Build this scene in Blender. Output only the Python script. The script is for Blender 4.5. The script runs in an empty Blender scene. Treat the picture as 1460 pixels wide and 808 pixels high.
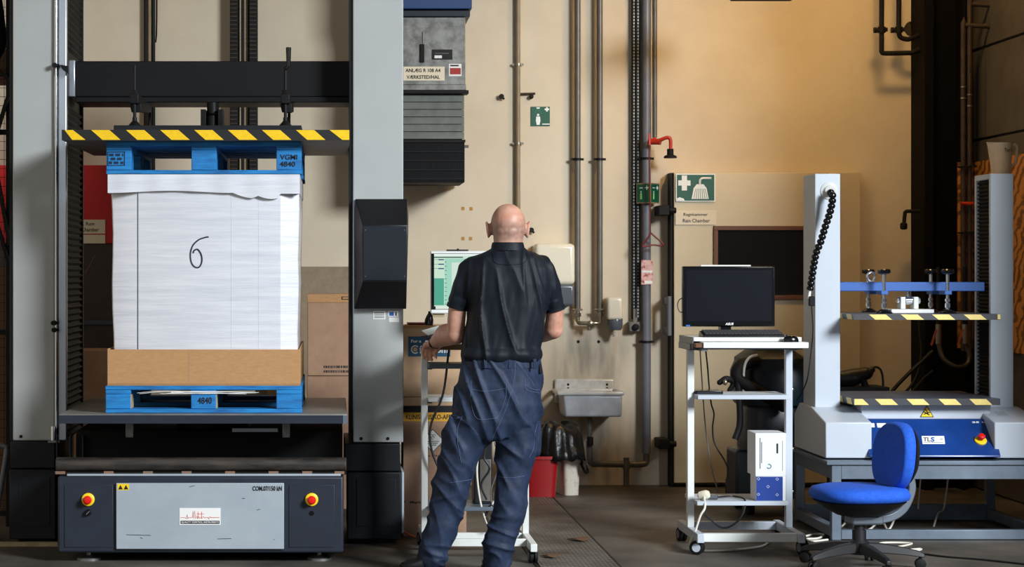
import bpy, bmesh, math, random
from mathutils import Vector, Matrix, noise
from mathutils.bvhtree import BVHTree

random.seed(7)
SC = bpy.context.scene
COL = SC.collection

# ------------------------------------------------------------------ camera
F, CX, CY, CZ = 2950.0, 475.0, 388.0, 1.46      # focal length (px), vanishing point (px), eye height (m)
def X(px, Y): return (px - CX) * Y / F
def Z(py, Y): return CZ + (CY - py) * Y / F
def P(px, py, Y): return Vector((X(px, Y), Y, Z(py, Y)))

cam_d = bpy.data.cameras.new('camera'); cam = bpy.data.objects.new('camera', cam_d); COL.objects.link(cam)
cam.location = (0, 0, CZ); cam.rotation_euler = (math.pi / 2, 0, 0)
cam_d.sensor_fit = 'HORIZONTAL'; cam_d.sensor_width = 36.0; cam_d.lens = F / 1460 * 36.0
cam_d.shift_x = (730 - CX) / 1460; cam_d.shift_y = -(404 - CY) / 1460; cam_d.clip_end = 100
SC.camera = cam

# ------------------------------------------------------------------ world, daylight, exposure
SC.view_settings.view_transform = 'Standard'; SC.view_settings.look = 'None'
SC.view_settings.exposure = 0.0; SC.view_settings.gamma = 1.0; SC.view_settings.use_curve_mapping = False
w = bpy.data.worlds.new('world'); SC.world = w; w.use_nodes = True
bg = w.node_tree.nodes['Background']; bg.inputs[0].default_value = (0.62, 0.74, 0.95, 1); bg.inputs[1].default_value = 0.05

def area(name, loc, target, sx, sy, power, color):
    d = bpy.data.lights.new(name, 'AREA'); d.shape = 'RECTANGLE'; d.size = sx; d.size_y = sy
    d.energy = power; d.color = color
    o = bpy.data.objects.new(name, d); COL.objects.link(o); o.location = loc
    o.rotation_euler = (Vector(target) - Vector(loc)).to_track_quat('-Z', 'Y').to_euler()
    return o
area('gate_daylight', (8.4, 1.0, 6.5), (0.6, 12.0, 1.2), 3.2, 3.2, 3000, (0.90, 0.955, 1.0))     # high windows on the right, beyond the end of the right wall
area('fill_light', (-2.0, -2.5, 4.0), (0.5, 12, 1.2), 4.0, 2.0, 65, (0.80, 0.90, 1.0))    # unseen fill light added behind the camera to lift the shadows

# ------------------------------------------------------------------ materials
def lin(c):
    r = []
    for v in c[:3]:
        v = v / 255.0
        r.append(v / 12.92 if v <= 0.04045 else ((v + 0.055) / 1.055) ** 2.4)
    return (r[0], r[1], r[2], 1.0)

MATS = {}
def mat(name, c, rough=0.6, metal=0.0, c2=None, scale=6.0, stretch=(1, 1, 1), detail=6, lo=0.35, hi=0.7,
        bump=0.0, bscale=80.0, bstretch=(1, 1, 1), bdist=0.002, coat=0.0, spec=0.5, emit=None, estr=0.0, trans=0.0):
    if name in MATS: return MATS[name]
    m = bpy.data.materials.new(name); m.use_nodes = True
    nt = m.node_tree; b = nt.nodes['Principled BSDF']
    b.inputs['Base Color'].default_value = lin(c); b.inputs['Roughness'].default_value = rough
    b.inputs['Metallic'].default_value = metal; b.inputs['Specular IOR Level'].default_value = spec
    b.inputs['Coat Weight'].default_value = coat; b.inputs['Coat Roughness'].default_value = 0.15
    b.inputs['Transmission Weight'].default_value = trans
    tc = nt.nodes.new('ShaderNodeTexCoord')
    def nz(sc, st, de):
        mp = nt.nodes.new('ShaderNodeMapping'); mp.inputs['Scale'].default_value = st
        nt.links.new(tc.outputs['Object'], mp.inputs['Vector'])
        n = nt.nodes.new('ShaderNodeTexNoise'); n.inputs['Scale'].default_value = sc; n.inputs['Detail'].default_value = de
        n.inputs['Roughness'].default_value = 0.62
        nt.links.new(mp.outputs[0], n.inputs['Vector']); return n
    if c2 is not None:
        n = nz(scale, stretch, detail)
        r = nt.nodes.new('ShaderNodeValToRGB'); e = r.color_ramp.elements
        e[0].position = lo; e[1].position = hi; e[0].color = lin(c2); e[1].color = lin(c)
        nt.links.new(n.outputs['Fac'], r.inputs['Fac']); nt.links.new(r.outputs['Color'], b.inputs['Base Color'])
    if bump > 0:
        n = nz(bscale, bstretch, 4)
        bp = nt.nodes.new('ShaderNodeBump'); bp.inputs['Strength'].default_value = bump; bp.inputs['Distance'].default_value = bdist
        nt.links.new(n.outputs['Fac'], bp.inputs['Height']); nt.links.new(bp.outputs['Normal'], b.inputs['Normal'])
    if emit is not None:
        b.inputs['Emission Color'].default_value = lin(emit); b.inputs['Emission Strength'].default_value = estr
    MATS[name] = m
    return m

M = dict(
    wall=mat('painted_plaster', (216, 202, 178), 0.75, c2=(204, 189, 164), scale=1.6, lo=0.3, hi=0.62, bump=0.12, bscale=130, bdist=0.001),
    concrete=mat('concrete_floor', (98, 92, 84), 0.6, c2=(44, 39, 34), scale=1.3, lo=0.36, hi=0.66, detail=9, bump=0.25, bscale=40, bdist=0.002),
    plate=mat('steel_chequer', (118, 116, 112), 0.5, 0.35, c2=(64, 60, 56), scale=3, bump=0.0),
    ceil=mat('ceiling_paint', (150, 146, 138), 0.9),
    cpanel=mat('dark_concrete_panel', (84, 78, 70), 0.85, c2=(68, 62, 56), scale=4, bump=0.3, bscale=60),
    joint=mat('panel_joint', (34, 31, 28), 0.9),
    grey=mat('grey_enamel', (176, 179, 178), 0.48, c2=(170, 173, 172), scale=3, bump=0.04, bscale=260, bdist=0.0006),
    panelgrey=mat('blue_grey_panel', (166, 176, 184), 0.45, c2=(156, 166, 175), scale=5, bump=0.04, bscale=200, bdist=0.0006),
    lgrey=mat('light_grey_enamel', (190, 198, 208), 0.42, c2=(184, 192, 203), scale=4),
    silver=mat('aluminium', (196, 201, 208), 0.32, 0.75, c2=(180, 186, 194), scale=3, stretch=(1, 1, 0.05)),
    chrome=mat('chrome', (212, 214, 218), 0.16, 0.95),
    steel=mat('worn_steel', (150, 150, 148), 0.45, 0.6, c2=(112, 111, 108), scale=9, stretch=(1, 4, 1)),
    navy=mat('navy_grey_enamel', (42, 48, 60), 0.45, spec=0.35, c2=(37, 42, 53), scale=8, bump=0.05, bscale=260, bdist=0.0006),
    base=mat('charcoal_enamel', (30, 32, 37), 0.5, spec=0.25, c2=(25, 27, 31), scale=5),
    black=mat('black_enamel', (18, 18, 20), 0.5, spec=0.25, c2=(15, 15, 17), scale=8),
    blackb=mat('black_blue_plastic', (25, 30, 40), 0.45, spec=0.35, c2=(22, 27, 36), scale=30, bump=0.05, bscale=300, bdist=0.0005),
    rubber=mat('black_rubber', (13, 13, 14), 0.7, spec=0.3),
    bellow=mat('bellows_cloth', (30, 29, 29), 0.6, spec=0.25, c2=(18, 18, 18), scale=14),
    yellow=mat('hazard_yellow', (250, 205, 10), 0.5, c2=(236, 190, 8), scale=40),
    tape=mat('hazard_black', (24, 23, 24), 0.5),
    cream=mat('hazard_cream', (238, 214, 128), 0.5, c2=(226, 200, 116), scale=40),
    tapegrey=mat('hazard_charcoal', (52, 53, 58), 0.5),
    red=mat('signal_red', (226, 24, 18), 0.35, coat=0.2),
    ryellow=mat('signal_yellow', (246, 206, 24), 0.45),
    bluewood=mat('blue_painted_wood', (22, 128, 196), 0.65, c2=(14, 88, 150), scale=7, stretch=(1, 6, 6), lo=0.3, hi=0.6, bump=0.35, bscale=30, bstretch=(1, 8, 8)),
    rawwood=mat('chipped_pale_wood', (190, 172, 140), 0.8, c2=(150, 132, 100), scale=12),
    film=mat('white_wrapped_board', (224, 225, 231), 0.32, c2=(206, 208, 217), scale=5, stretch=(0.6, 0.6, 7), lo=0.3, hi=0.65, bump=0.32, bscale=9, bstretch=(0.5, 0.5, 9), bdist=0.006, coat=0.35),
    card=mat('brown_cardboard', (186, 142, 96), 0.8, c2=(174, 130, 86), scale=30, stretch=(1, 1, 4), bump=0.1, bscale=160),
    card2=mat('dull_cardboard', (172, 138, 112), 0.82, c2=(160, 126, 102), scale=14, bump=0.1, bscale=120),
    card3=mat('pale_cardboard', (206, 172, 138), 0.82, c2=(194, 160, 126), scale=14, bump=0.1, bscale=120),
    ink=mat('black_ink', (18, 18, 22), 0.7), inkblue=mat('blue_black_ink', (22, 26, 52), 0.6),
    white=mat('white_enamel', (226, 228, 226), 0.4, c2=(214, 217, 214), scale=6),
    paper=mat('white_paper', (236, 236, 232), 0.7), offwhite=mat('cream_sign', (226, 214, 188), 0.55),
    plasticw=mat('ivory_plastic', (228, 220, 198), 0.28, coat=0.3), smoke=mat('smoked_plastic', (92, 96, 104), 0.25, coat=0.3),
    ceramic=mat('stained_ceramic', (208, 208, 204), 0.3, c2=(176, 168, 150), scale=9, lo=0.3, hi=0.55, coat=0.2),
    pipe=mat('grey_painted_pipe', (112, 108, 102), 0.45, 0.25, c2=(92, 88, 82), scale=6),
    pipeb=mat('beige_painted_pipe', (150, 132, 104), 0.5, c2=(128, 110, 84), scale=6),
    pipeg=mat('cool_grey_pipe', (112, 114, 122), 0.4, c2=(96, 98, 106), scale=6),
    iron=mat('black_iron', (18, 16, 15), 0.6, spec=0.25),
    rust=mat('brown_iron', (72, 58, 46), 0.6, 0.3, c2=(50, 40, 34), scale=10),
    brass=mat('worn_chrome_brass', (150, 142, 124), 0.32, 0.85),
    redp=mat('red_painted_pipe', (184, 44, 22), 0.42), redd=mat('dark_red_paint', (112, 30, 26), 0.5),
    green=mat('sign_green', (14, 84, 62), 0.4), signw=mat('sign_white', (236, 240, 236), 0.45),
    galv=mat('galvanised_steel', (150, 150, 146), 0.42, 0.55, c2=(106, 106, 102), scale=13, lo=0.35, hi=0.62),
    galvd=mat('dull_louvre_steel', (118, 122, 116), 0.55, 0.3, c2=(98, 102, 97), scale=9),
    dblue=mat('dark_blue_enamel', (28, 62, 112), 0.5),
    redpanel=mat('red_panel', (196, 16, 14), 0.5), brown=mat('dark_brown_laminate', (62, 48, 38), 0.5, c2=(50, 38, 30), scale=4),
    doorp=mat('beige_door_skin', (214, 198, 166), 0.38, 0.12, c2=(204, 188, 156), scale=1.5, bump=0.05, bscale=200, bdist=0.0005),
    wframe=mat('brown_window_frame', (106, 64, 34), 0.5), glassd=mat('dark_window_glass', (26, 23, 20), 0.12),
    screenoff=mat('dark_screen', (24, 26, 32), 0.18), gloss=mat('gloss_black', (14, 14, 16), 0.2),
    tlsblue=mat('deep_blue_enamel', (22, 62, 134), 0.3, c2=(18, 54, 120), scale=8, coat=0.15),
    barblue=mat('blue_bar_enamel', (46, 92, 166), 0.4),
    tablest=mat('slate_steel_enamel', (112, 124, 138), 0.42, 0.2, c2=(94, 106, 120), scale=6),
    fabric=mat('blue_fabric', (24, 92, 206), 0.85, c2=(18, 76, 182), scale=60, bump=0.2, bscale=500, bdist=0.001),
    shell=mat('black_plastic_shell', (20, 21, 24), 0.5), gplast=mat('grey_cast_metal', (104, 112, 122), 0.4, 0.4),
    teal=mat('dark_teal_plastic', (15, 32, 42), 0.35), cup=mat('beige_plastic', (226, 196, 160), 0.4, c2=(214, 182, 146), scale=10),
    binred=mat('red_bin_plastic', (140, 12, 18), 0.4), binw=mat('white_bin_plastic', (214, 206, 190), 0.5, c2=(170, 160, 142), scale=26, lo=0.25, hi=0.45),
    bag=mat('black_bin_liner', (9, 9, 10), 0.36, bump=0.6, bscale=11, bdist=0.012, spec=0.4),
    cablew=mat('white_cable', (216, 212, 200), 0.5), cableb=mat('black_cable', (18, 18, 19), 0.5),
    orange=mat('orange_cable', (226, 104, 28), 0.5), boxw=mat('glossy_white_card', (224, 226, 230), 0.4), boxblue=mat('printed_blue_card', (24, 58, 138), 0.4),
    skin=mat('skin', (206, 158, 136), 0.5, c2=(184, 126, 104), scale=16, lo=0.3, hi=0.62, bump=0.12, bscale=220, bdist=0.001),
    stubble=mat('grey_stubble', (148, 120, 108), 0.7), shirt=mat('black_polo_knit', (23, 28, 37), 0.55, c2=(20, 24, 32), scale=30, bump=0.12, bscale=420, bdist=0.001, spec=0.18),
    denim=mat('navy_work_trousers', (42, 55, 80), 0.6, c2=(27, 36, 56), scale=22, lo=0.3, hi=0.68, bump=0.18, bscale=320, bdist=0.001, spec=0.25),
    stitch=mat('pale_blue_stitching', (86, 106, 142), 0.8), shoe=mat('black_leather', (16, 15, 16), 0.55, spec=0.25),
    ply=None,
)

def wave_ply():
    m = bpy.data.materials.new('plywood_face'); m.use_nodes = True; nt = m.node_tree; b = nt.nodes['Principled BSDF']
    tc = nt.nodes.new('ShaderNodeTexCoord'); mp = nt.nodes.new('ShaderNodeMapping'); mp.inputs['Scale'].default_value = (1, 1.2, 3.2)
    wv = nt.nodes.new('ShaderNodeTexWave'); wv.wave_type = 'RINGS'; wv.inputs['Scale'].default_value = 2.2; wv.inputs['Distortion'].default_value = 9; wv.inputs['Detail'].default_value = 3
    wv.inputs['Detail Scale'].default_value = 1.4
    r = nt.nodes.new('ShaderNodeValToRGB'); e = r.color_ramp.elements; e[0].color = lin((104, 60, 20)); e[1].color = lin((186, 122, 50)); e[0].position = 0.15; e[1].position = 0.6
    nt.links.new(tc.outputs['Object'], mp.inputs[0]); nt.links.new(mp.outputs[0], wv.inputs['Vector'])
    nt.links.new(wv.outputs['Fac'], r.inputs['Fac']); nt.links.new(r.outputs[0], b.inputs['Base Color']); b.inputs['Roughness'].default_value = 0.6
    return m
M['ply'] = wave_ply()

def wall_stains(m):
    # grey water streaks under the mixer tap and scuffs, mixed over the paint
    nt = m.node_tree; b = nt.nodes['Principled BSDF']; src = b.inputs['Base Color'].links[0].from_socket
    tc = nt.nodes.new('ShaderNodeTexCoord'); sx = nt.nodes.new('ShaderNodeSeparateXYZ'); nt.links.new(tc.outputs['Object'], sx.inputs[0])
    def mr(sock, a, b_, c, d):
        n = nt.nodes.new('ShaderNodeMapRange'); n.interpolation_type = 'SMOOTHSTEP'; n.inputs[1].default_value = a; n.inputs[2].default_value = b_; n.inputs[3].default_value = c; n.inputs[4].default_value = d; nt.links.new(sock, n.inputs[0]); return n.outputs[0]
    def mul(a, b_):
        n = nt.nodes.new('ShaderNodeMath'); n.operation = 'MULTIPLY'; nt.links.new(a, n.inputs[0]); nt.links.new(b_, n.inputs[1]); return n.outputs[0]
    x, z = sx.outputs['X'], sx.outputs['Z']
    mask = mul(mul(mr(x, 1.40, 1.62, 0, 1), mr(x, 1.84, 2.15, 1, 0)), mr(z, 0.9, 1.2, 1, 0))
    mp = nt.nodes.new('ShaderNodeMapping'); mp.inputs['Scale'].default_value = (4.5, 1, 1.0); nz = nt.nodes.new('ShaderNodeTexNoise'); nz.inputs['Scale'].default_value = 2.4; nz.inputs['Detail'].default_value = 6
    nt.links.new(tc.outputs['Object'], mp.inputs[0]); nt.links.new(mp.outputs[0], nz.inputs['Vector'])
    fac = mul(mask, mr(nz.outputs['Fac'], 0.32, 0.7, 0, 0.6))
    mx = nt.nodes.new('ShaderNodeMix'); mx.data_type = 'RGBA'; nt.links.new(fac, mx.inputs['Factor']); nt.links.new(src, mx.inputs[6]); mx.inputs[7].default_value = lin((92, 92, 90))
    nt.links.new(mx.outputs[2], b.inputs['Base Color'])
wall_stains(M['wall'])

def skin_stubble(m):
    nt = m.node_tree; b = nt.nodes['Principled BSDF']; src = b.inputs['Base Color'].links[0].from_socket
    at = nt.nodes.new('ShaderNodeAttribute'); at.attribute_name = 'stubble'
    mx = nt.nodes.new('ShaderNodeMix'); mx.data_type = 'RGBA'; nt.links.new(at.outputs['Fac'], mx.inputs['Factor']); nt.links.new(src, mx.inputs[6]); mx.inputs[7].default_value = lin((128, 104, 94))
    nt.links.new(mx.outputs[2], b.inputs['Base Color'])
skin_stubble(M['skin'])

# ------------------------------------------------------------------ mesh helpers
class MB:
    def __init__(s): s.v = []; s.f = []
    def add(s, vs, fs):
        n = len(s.v); s.v += [Vector(v) for v in vs]; s.f += [tuple(i + n for i in f) for f in fs]; return s
    def box(s, x0, x1, y0, y1, z0, z1):
        x0, x1 = min(x0, x1), max(x0, x1); y0, y1 = min(y0, y1), max(y0, y1); z0, z1 = min(z0, z1), max(z0, z1)
        return s.add([(x0, y0, z0), (x1, y0, z0), (x1, y1, z0), (x0, y1, z0), (x0, y0, z1), (x1, y0, z1), (x1, y1, z1), (x0, y1, z1)],
                     [(0, 3, 2, 1), (4, 5, 6, 7), (0, 1, 5, 4), (1, 2, 6, 5), (2, 3, 7, 6), (3, 0, 4, 7)])
    def hexa(s, bot, top):
        return s.add(list(bot) + list(top), [(0, 3, 2, 1), (4, 5, 6, 7), (0, 1, 5, 4), (1, 2, 6, 5), (2, 3, 7, 6), (3, 0, 4, 7)])
    def beam(s, a, b, w, h, up=(0, 0, 1)):
        a, b = Vector(a), Vector(b); d = (b - a).normalized(); r = d.cross(Vector(up))
        if r.length < 1e-4: r = d.cross(Vector((1, 0, 0)))
        r.normalize(); u = r.cross(d).normalized(); r *= w / 2; u *= h / 2
        return s.hexa([a - r - u, a + r - u, a + r + u, a - r + u], [b - r - u, b + r - u, b + r + u, b - r + u])
    def rings(s, rs, cap=True):
        n = len(rs[0]); vs = [p for r in rs for p in r]; fs = []
        for i in range(len(rs) - 1):
            for j in range(n):
                k = (j + 1) % n; fs.append((i * n + j, i * n + k, (i + 1) * n + k, (i + 1) * n + j))
        if cap:
            fs.append(tuple(range(n - 1, -1, -1))); fs.append(tuple((len(rs) - 1) * n + j for j in range(n)))
        return s.add(vs, fs)
    def cyl(s, a, b, r0, r1=None, n=16):
        a, b = Vector(a), Vector(b); r1 = r0 if r1 is None else r1
        return s.sweep([a, b], [r0, r1], n)
    def sweep(s, pts, rad, n=10, cap=True):
        pts = [Vector(p) for p in pts]
        if not isinstance(rad, (list, tuple)): rad = [rad] * len(pts)
        t0 = (pts[1] - pts[0]).normalized(); u = t0.orthogonal().normalized(); rs = []
        for i, p in enumerate(pts):
            if i == 0: t = t0
            elif i == len(pts) - 1: t = (pts[i] - pts[i - 1]).normalized()
            else:
                t = (pts[i + 1] - pts[i]).normalized() + (pts[i] - pts[i - 1]).normalized()
                t = t.normalized() if t.length > 1e-6 else (pts[i] - pts[i - 1]).normalized()
            u = (u - t * u.dot(t)); u = u.normalized() if u.length > 1e-6 else t.orthogonal().normalized()
            v = t.cross(u)
            rs.append([p + (u * math.cos(2 * math.pi * j / n) + v * math.sin(2 * math.pi * j / n)) * rad[i] for j in range(n)])
        return s.rings(rs, cap)
    def tube(s, ctrl, r, n=8, sub=6):
        return s.sweep(spline(ctrl, sub), r, n)
    def limb(s, ctrl, rad, n=16, sub=6):
        pts = spline(ctrl, sub); m = len(pts); rr = []
        for i in range(m):
            t = i / (m - 1) * (len(rad) - 1); k = min(int(t), len(rad) - 2); q = t - k; q = q * q * (3 - 2 * q)
            rr.append(rad[k] * (1 - q) + rad[k + 1] * q)
        t0 = (pts[0] - pts[1]).normalized(); t1 = (pts[-1] - pts[-2]).normalized(); P2 = []; R2 = []
        for a in (80, 60, 38, 18): P2.append(pts[0] + t0 * rr[0] * math.sin(math.radians(a))); R2.append(rr[0] * math.cos(math.radians(a)))
        P2 += pts; R2 += rr
        for a in (18, 38, 60, 80): P2.append(pts[-1] + t1 * rr[-1] * math.sin(math.radians(a))); R2.append(rr[-1] * math.cos(math.radians(a)))
        return s.sweep(P2, R2, n)
    def lathe(s, prof, c=(0, 0, 0), axis=(0, 0, 1), n=24):
        c = Vector(c); ax = Vector(axis).normalized(); u = ax.orthogonal().normalized(); v = ax.cross(u)
        rs = [[c + ax * h + (u * math.cos(2 * math.pi * j / n) + v * math.sin(2 * math.pi * j / n)) * max(r, 1e-4) for j in range(n)] for r, h in prof]
        return s.rings(rs)
    def ell(s, c, r, n=20, m=12):
        c = Vector(c); rs = []
        for i in range(1, m):
            a = math.pi * i / m - math.pi / 2
            rs.append([c + Vector((r[0] * math.cos(a) * math.cos(2 * math.pi * j / n), r[1] * math.cos(a) * math.sin(2 * math.pi * j / n), r[2] * math.sin(a))) for j in range(n)])
        return s.rings(rs)
    def prism(s, poly, d):
        d = Vector(d); n = len(poly); poly = [Vector(p) for p in poly]
        fs = [tuple(range(n - 1, -1, -1)), tuple(range(n, 2 * n))] + [(j, (j + 1) % n, n + (j + 1) % n, n + j) for j in range(n)]
        return s.add(poly + [p + d for p in poly], fs)
    def mesh(s, name, base):
        me = bpy.data.meshes.new(name); me.from_pydata([v - base for v in s.v], [], s.f); me.validate()
        bm = bmesh.new(); bm.from_mesh(me); bmesh.ops.recalc_face_normals(bm, faces=bm.faces); bm.to_mesh(me); bm.free()
        return me
    def build(s, name, m, parent=None, bevel=0.0, seg=2, smooth=True, angle=38):
        base = BASE.get(parent.name, Vector()) if parent else Vector()
        me = s.mesh(name, base); return link(name, me, m, parent, bevel, seg, smooth, angle)

BASE = {}
def link(name, me, m, parent=None, bevel=0.0, seg=2, smooth=True, angle=38):
    if smooth:
        me.polygons.foreach_set('use_smooth', [True] * len(me.polygons)); me.set_sharp_from_angle(angle=math.radians(angle))
    o = bpy.data.objects.new(name, me); COL.objects.link(o)
    if m is not None: me.materials.append(M[m] if isinstance(m, str) else m)
    if parent: o.parent = parent; BASE[o.name] = BASE.get(parent.name, Vector())
    if bevel > 0:
        b = o.modifiers.new('bevel', 'BEVEL'); b.width = bevel; b.segments = seg; b.limit_method = 'ANGLE'; b.angle_limit = math.radians(40)
    return o

def spline(ctrl, sub=6):
    c = [Vector(p) for p in ctrl]
    if len(c) < 3: return c
    out = []
    for i in range(len(c) - 1):
        p0 = c[i - 1] if i > 0 else c[0] * 2 - c[1]; p1, p2 = c[i], c[i + 1]; p3 = c[i + 2] if i + 2 < len(c) else c[-1] * 2 - c[-2]
        for k in range(sub):
            t = k / sub
            out.append(0.5 * ((2 * p1) + (p2 - p0) * t + (2 * p0 - 5 * p1 + 4 * p2 - p3) * t * t + (3 * p1 - p0 - 3 * p2 + p3) * t ** 3))
    out.append(c[-1]); return out

def thing(name, label, cat, base=(0, 0, 0), group=None):
    o = bpy.data.objects.new(name, None); COL.objects.link(o); o.location = base; o.empty_display_size = 0.05
    o['label'] = label; o['category'] = cat
    if group: o['group'] = group
    BASE[o.name] = Vector(base); return o
def tag(o, label, cat, group=None):
    o['label'] = label; o['category'] = cat
    if group: o['group'] = group
    return o
def struct(o): o['kind'] = 'structure'; return o
def bx(name, m, parent, x0, x1, y0, y1, z0, z1, bevel=0.0, seg=2):
    return MB().box(x0, x1, y0, y1, z0, z1).build(name, m, parent, bevel, seg)

def text(body, m, parent, origin, width, height, u=(1, 0, 0), v=(0, 0, 1), bold=0.0, name='lettering', spacing=1.0, shear=0.0):
    """flat lettering filling width x height from its lower-left corner, in the plane u, v"""
    cu = bpy.data.curves.new('t', 'FONT'); cu.body = body; cu.size = 1.0; cu.offset = bold; cu.space_line = 1.0; cu.space_character = spacing; cu.shear = shear; cu.resolution_u = 3
    o = bpy.data.objects.new('t', cu); COL.objects.link(o); dg = bpy.context.evaluated_depsgraph_get(); dg.update()
    me = bpy.data.meshes.new_from_object(o.evaluated_get(dg)); bpy.data.objects.remove(o); bpy.data.curves.remove(cu)
    xs = [q.co.x for q in me.vertices]; ys = [q.co.y for q in me.vertices]
    x0, x1, y0, y1 = min(xs), max(xs), min(ys), max(ys); u, v, og = Vector(u), Vector(v), Vector(origin)
    base = BASE.get(parent.name, Vector())
    for q in me.vertices: q.co = og + u * ((q.co.x - x0) / (x1 - x0) * width) + v * ((q.co.y - y0) / (y1 - y0) * height) - base
    me.name = name; return link(name, me, m, parent, smooth=False)

def tree_copy(o, parent=None):
    c = o.copy(); COL.objects.link(c); BASE[c.name] = BASE.get(o.name, Vector())
    if parent: c.parent = parent
    for ch in list(o.children): tree_copy(ch, c)
    return c
# ================================================================== the setting
WY = 14.2                                   # back wall plane
RX = 4.36                                   # right wall plane
fl = struct(bx('floor', 'concrete', None, -5.2, 7.0, -4, WY + 0.2, -0.2, 0.0))
# chequer plates of the drain channel, let into the floor
def plate_mat():
    m = M['plate'].copy(); nt = m.node_tree; b = nt.nodes['Principled BSDF']
    tc = nt.nodes.new('ShaderNodeTexCoord'); mp = nt.nodes.new('ShaderNodeMapping'); mp.inputs['Scale'].default_value = (1, 1, 1)
    wv = nt.nodes.new('ShaderNodeTexWave'); wv.bands_direction = 'DIAGONAL'; wv.inputs['Scale'].default_value = 9; wv.inputs['Distortion'].default_value = 1.0
    wv2 = nt.nodes.new('ShaderNodeTexWave'); wv2.bands_direction = 'X'; wv2.inputs['Scale'].default_value = 14
    mul = nt.nodes.new('ShaderNodeMath'); mul.operation = 'MULTIPLY'
    bp = nt.nodes.new('ShaderNodeBump'); bp.inputs['Strength'].default_value = 0.9; bp.inputs['Distance'].default_value = 0.006
    nt.links.new(tc.outputs['Object'], wv.inputs['Vector']); nt.links.new(tc.outputs['Object'], wv2.inputs['Vector'])
    nt.links.new(wv.outputs['Fac'], mul.inputs[0]); nt.links.new(wv2.outputs['Fac'], mul.inputs[1])
    nt.links.new(mul.outputs[0], bp.inputs['Height']); nt.links.new(bp.outputs[0], b.inputs['Normal']); return m
M['chequer'] = plate_mat()
for k, (a, b) in enumerate([(9.2, 10.6), (10.606, 12.0), (12.006, 13.3), (13.306, 14.15)]):
    bx('floor_plate', 'chequer', fl, 1.025, 1.415, a, b, -0.02, 0.006, 0.002)
for xx in (1.012, 1.421): bx('channel_edge', 'iron', fl, xx - 0.007, xx + 0.007, 9.2, 14.15, -0.02, 0.004)

wb = struct(bx('wall_back', 'wall', None, -5.2, RX, WY, WY + 0.2, 0, 6))
wr = struct(bx('wall_right', 'joint', None, RX, RX + 0.2, 10.0, WY + 0.2, 0, 6))
zz = [0.0, 0.52, 1.13, 1.74, 2.35, 2.96, 3.57, 4.18]
for k in range(len(zz) - 1):
    bx('concrete_panel', 'cpanel', wr, RX - 0.02, RX, 10.0, WY, zz[k] + 0.008, zz[k + 1] - 0.008, 0.004)
struct(bx('wall_left', 'wall', None, -5.2, -5.0, -4, WY, 0, 6))
struct(bx('ceiling', 'ceil', None, -5.2, 7.0, 4, WY + 0.2, 6, 6.2))

# black steel column in the corner
M['colblack'] = mat('matt_black_paint', (10, 9, 8), 0.8, spec=0.1)
c = thing('steel_column', 'tall black steel column standing in the corner beside the yellow wall', 'column', (X(1342, 13.95), 13.95, 0))
x0, x1 = X(1313, 13.95), X(1371, 13.95)
for a in (x0, x1 - 0.016): bx('flange', 'colblack', c, a, a + 0.016, 13.86, 14.19, 0, 6, 0.002)
bx('web', 'colblack', c, x0 + 0.016, x1 - 0.016, 14.02, 14.034, 0, 6)
bx('flange_lip', 'colblack', c, x0 + 0.016, x0 + 0.06, 13.86, 13.872, 0, 6)

# rain chamber door (part of the building)
DY = 14.05
d = struct(MB().box(X(961, DY), X(1227, DY), DY, WY, 0.03, Z(246, DY)).build('door_1', 'doorp', None, 0.004))
bx('door_gap', 'iron', d, X(957, DY), X(961, DY) - 0.001, DY + 0.02, WY, 0.0, Z(246, DY))
wx0, wx1, wz0, wz1 = X(1017, DY), X(1182, DY), Z(427, DY), Z(322, DY)
for a in ((wx0, wx1, wz1 - 0.03, wz1), (wx0, wx1, wz0, wz0 + 0.03), (wx0, wx0 + 0.03, wz0 + 0.03, wz1 - 0.03), (wx1 - 0.03, wx1, wz0 + 0.03, wz1 - 0.03)):
    bx('window_frame', 'wframe', d, a[0], a[1], DY - 0.018, DY, a[2], a[3], 0.003)
bx('window_pane', 'glassd', d, wx0 + 0.03, wx1 - 0.03, DY - 0.008, DY, wz0 + 0.03, wz1 - 0.03)
for py in (300, 632):
    h = MB(); h.box(X(938, DY), X(953, DY), DY - 0.05, WY, Z(py + 7, DY), Z(py - 7, DY)); h.cyl((X(953, DY), DY - 0.03, Z(py, DY)), (X(963, DY), DY - 0.03, Z(py, DY)), 0.02)
    h.build('door_hinge', 'iron', d, 0.004)
h = MB(); h.cyl((X(953, DY), DY - 0.03, Z(478, DY)), (X(953, DY), DY - 0.03, Z(422, DY)), 0.016); h.box(X(950, DY), X(956, DY), DY - 0.02, WY, Z(476, DY), Z(466, DY)); h.box(X(950, DY), X(956, DY), DY - 0.02, WY, Z(434, DY), Z(424, DY))
h.build('door_lever', 'pipeg', d)

# ================================================================== compression tester (large machine)
ct = thing('compression_tester', 'large grey and black box compression testing machine with hazard-striped upper plate', 'test machine', (-0.65, 11.1, 0))
CF = 10.4; KF = 11.1; TOP = 3.3
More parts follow.
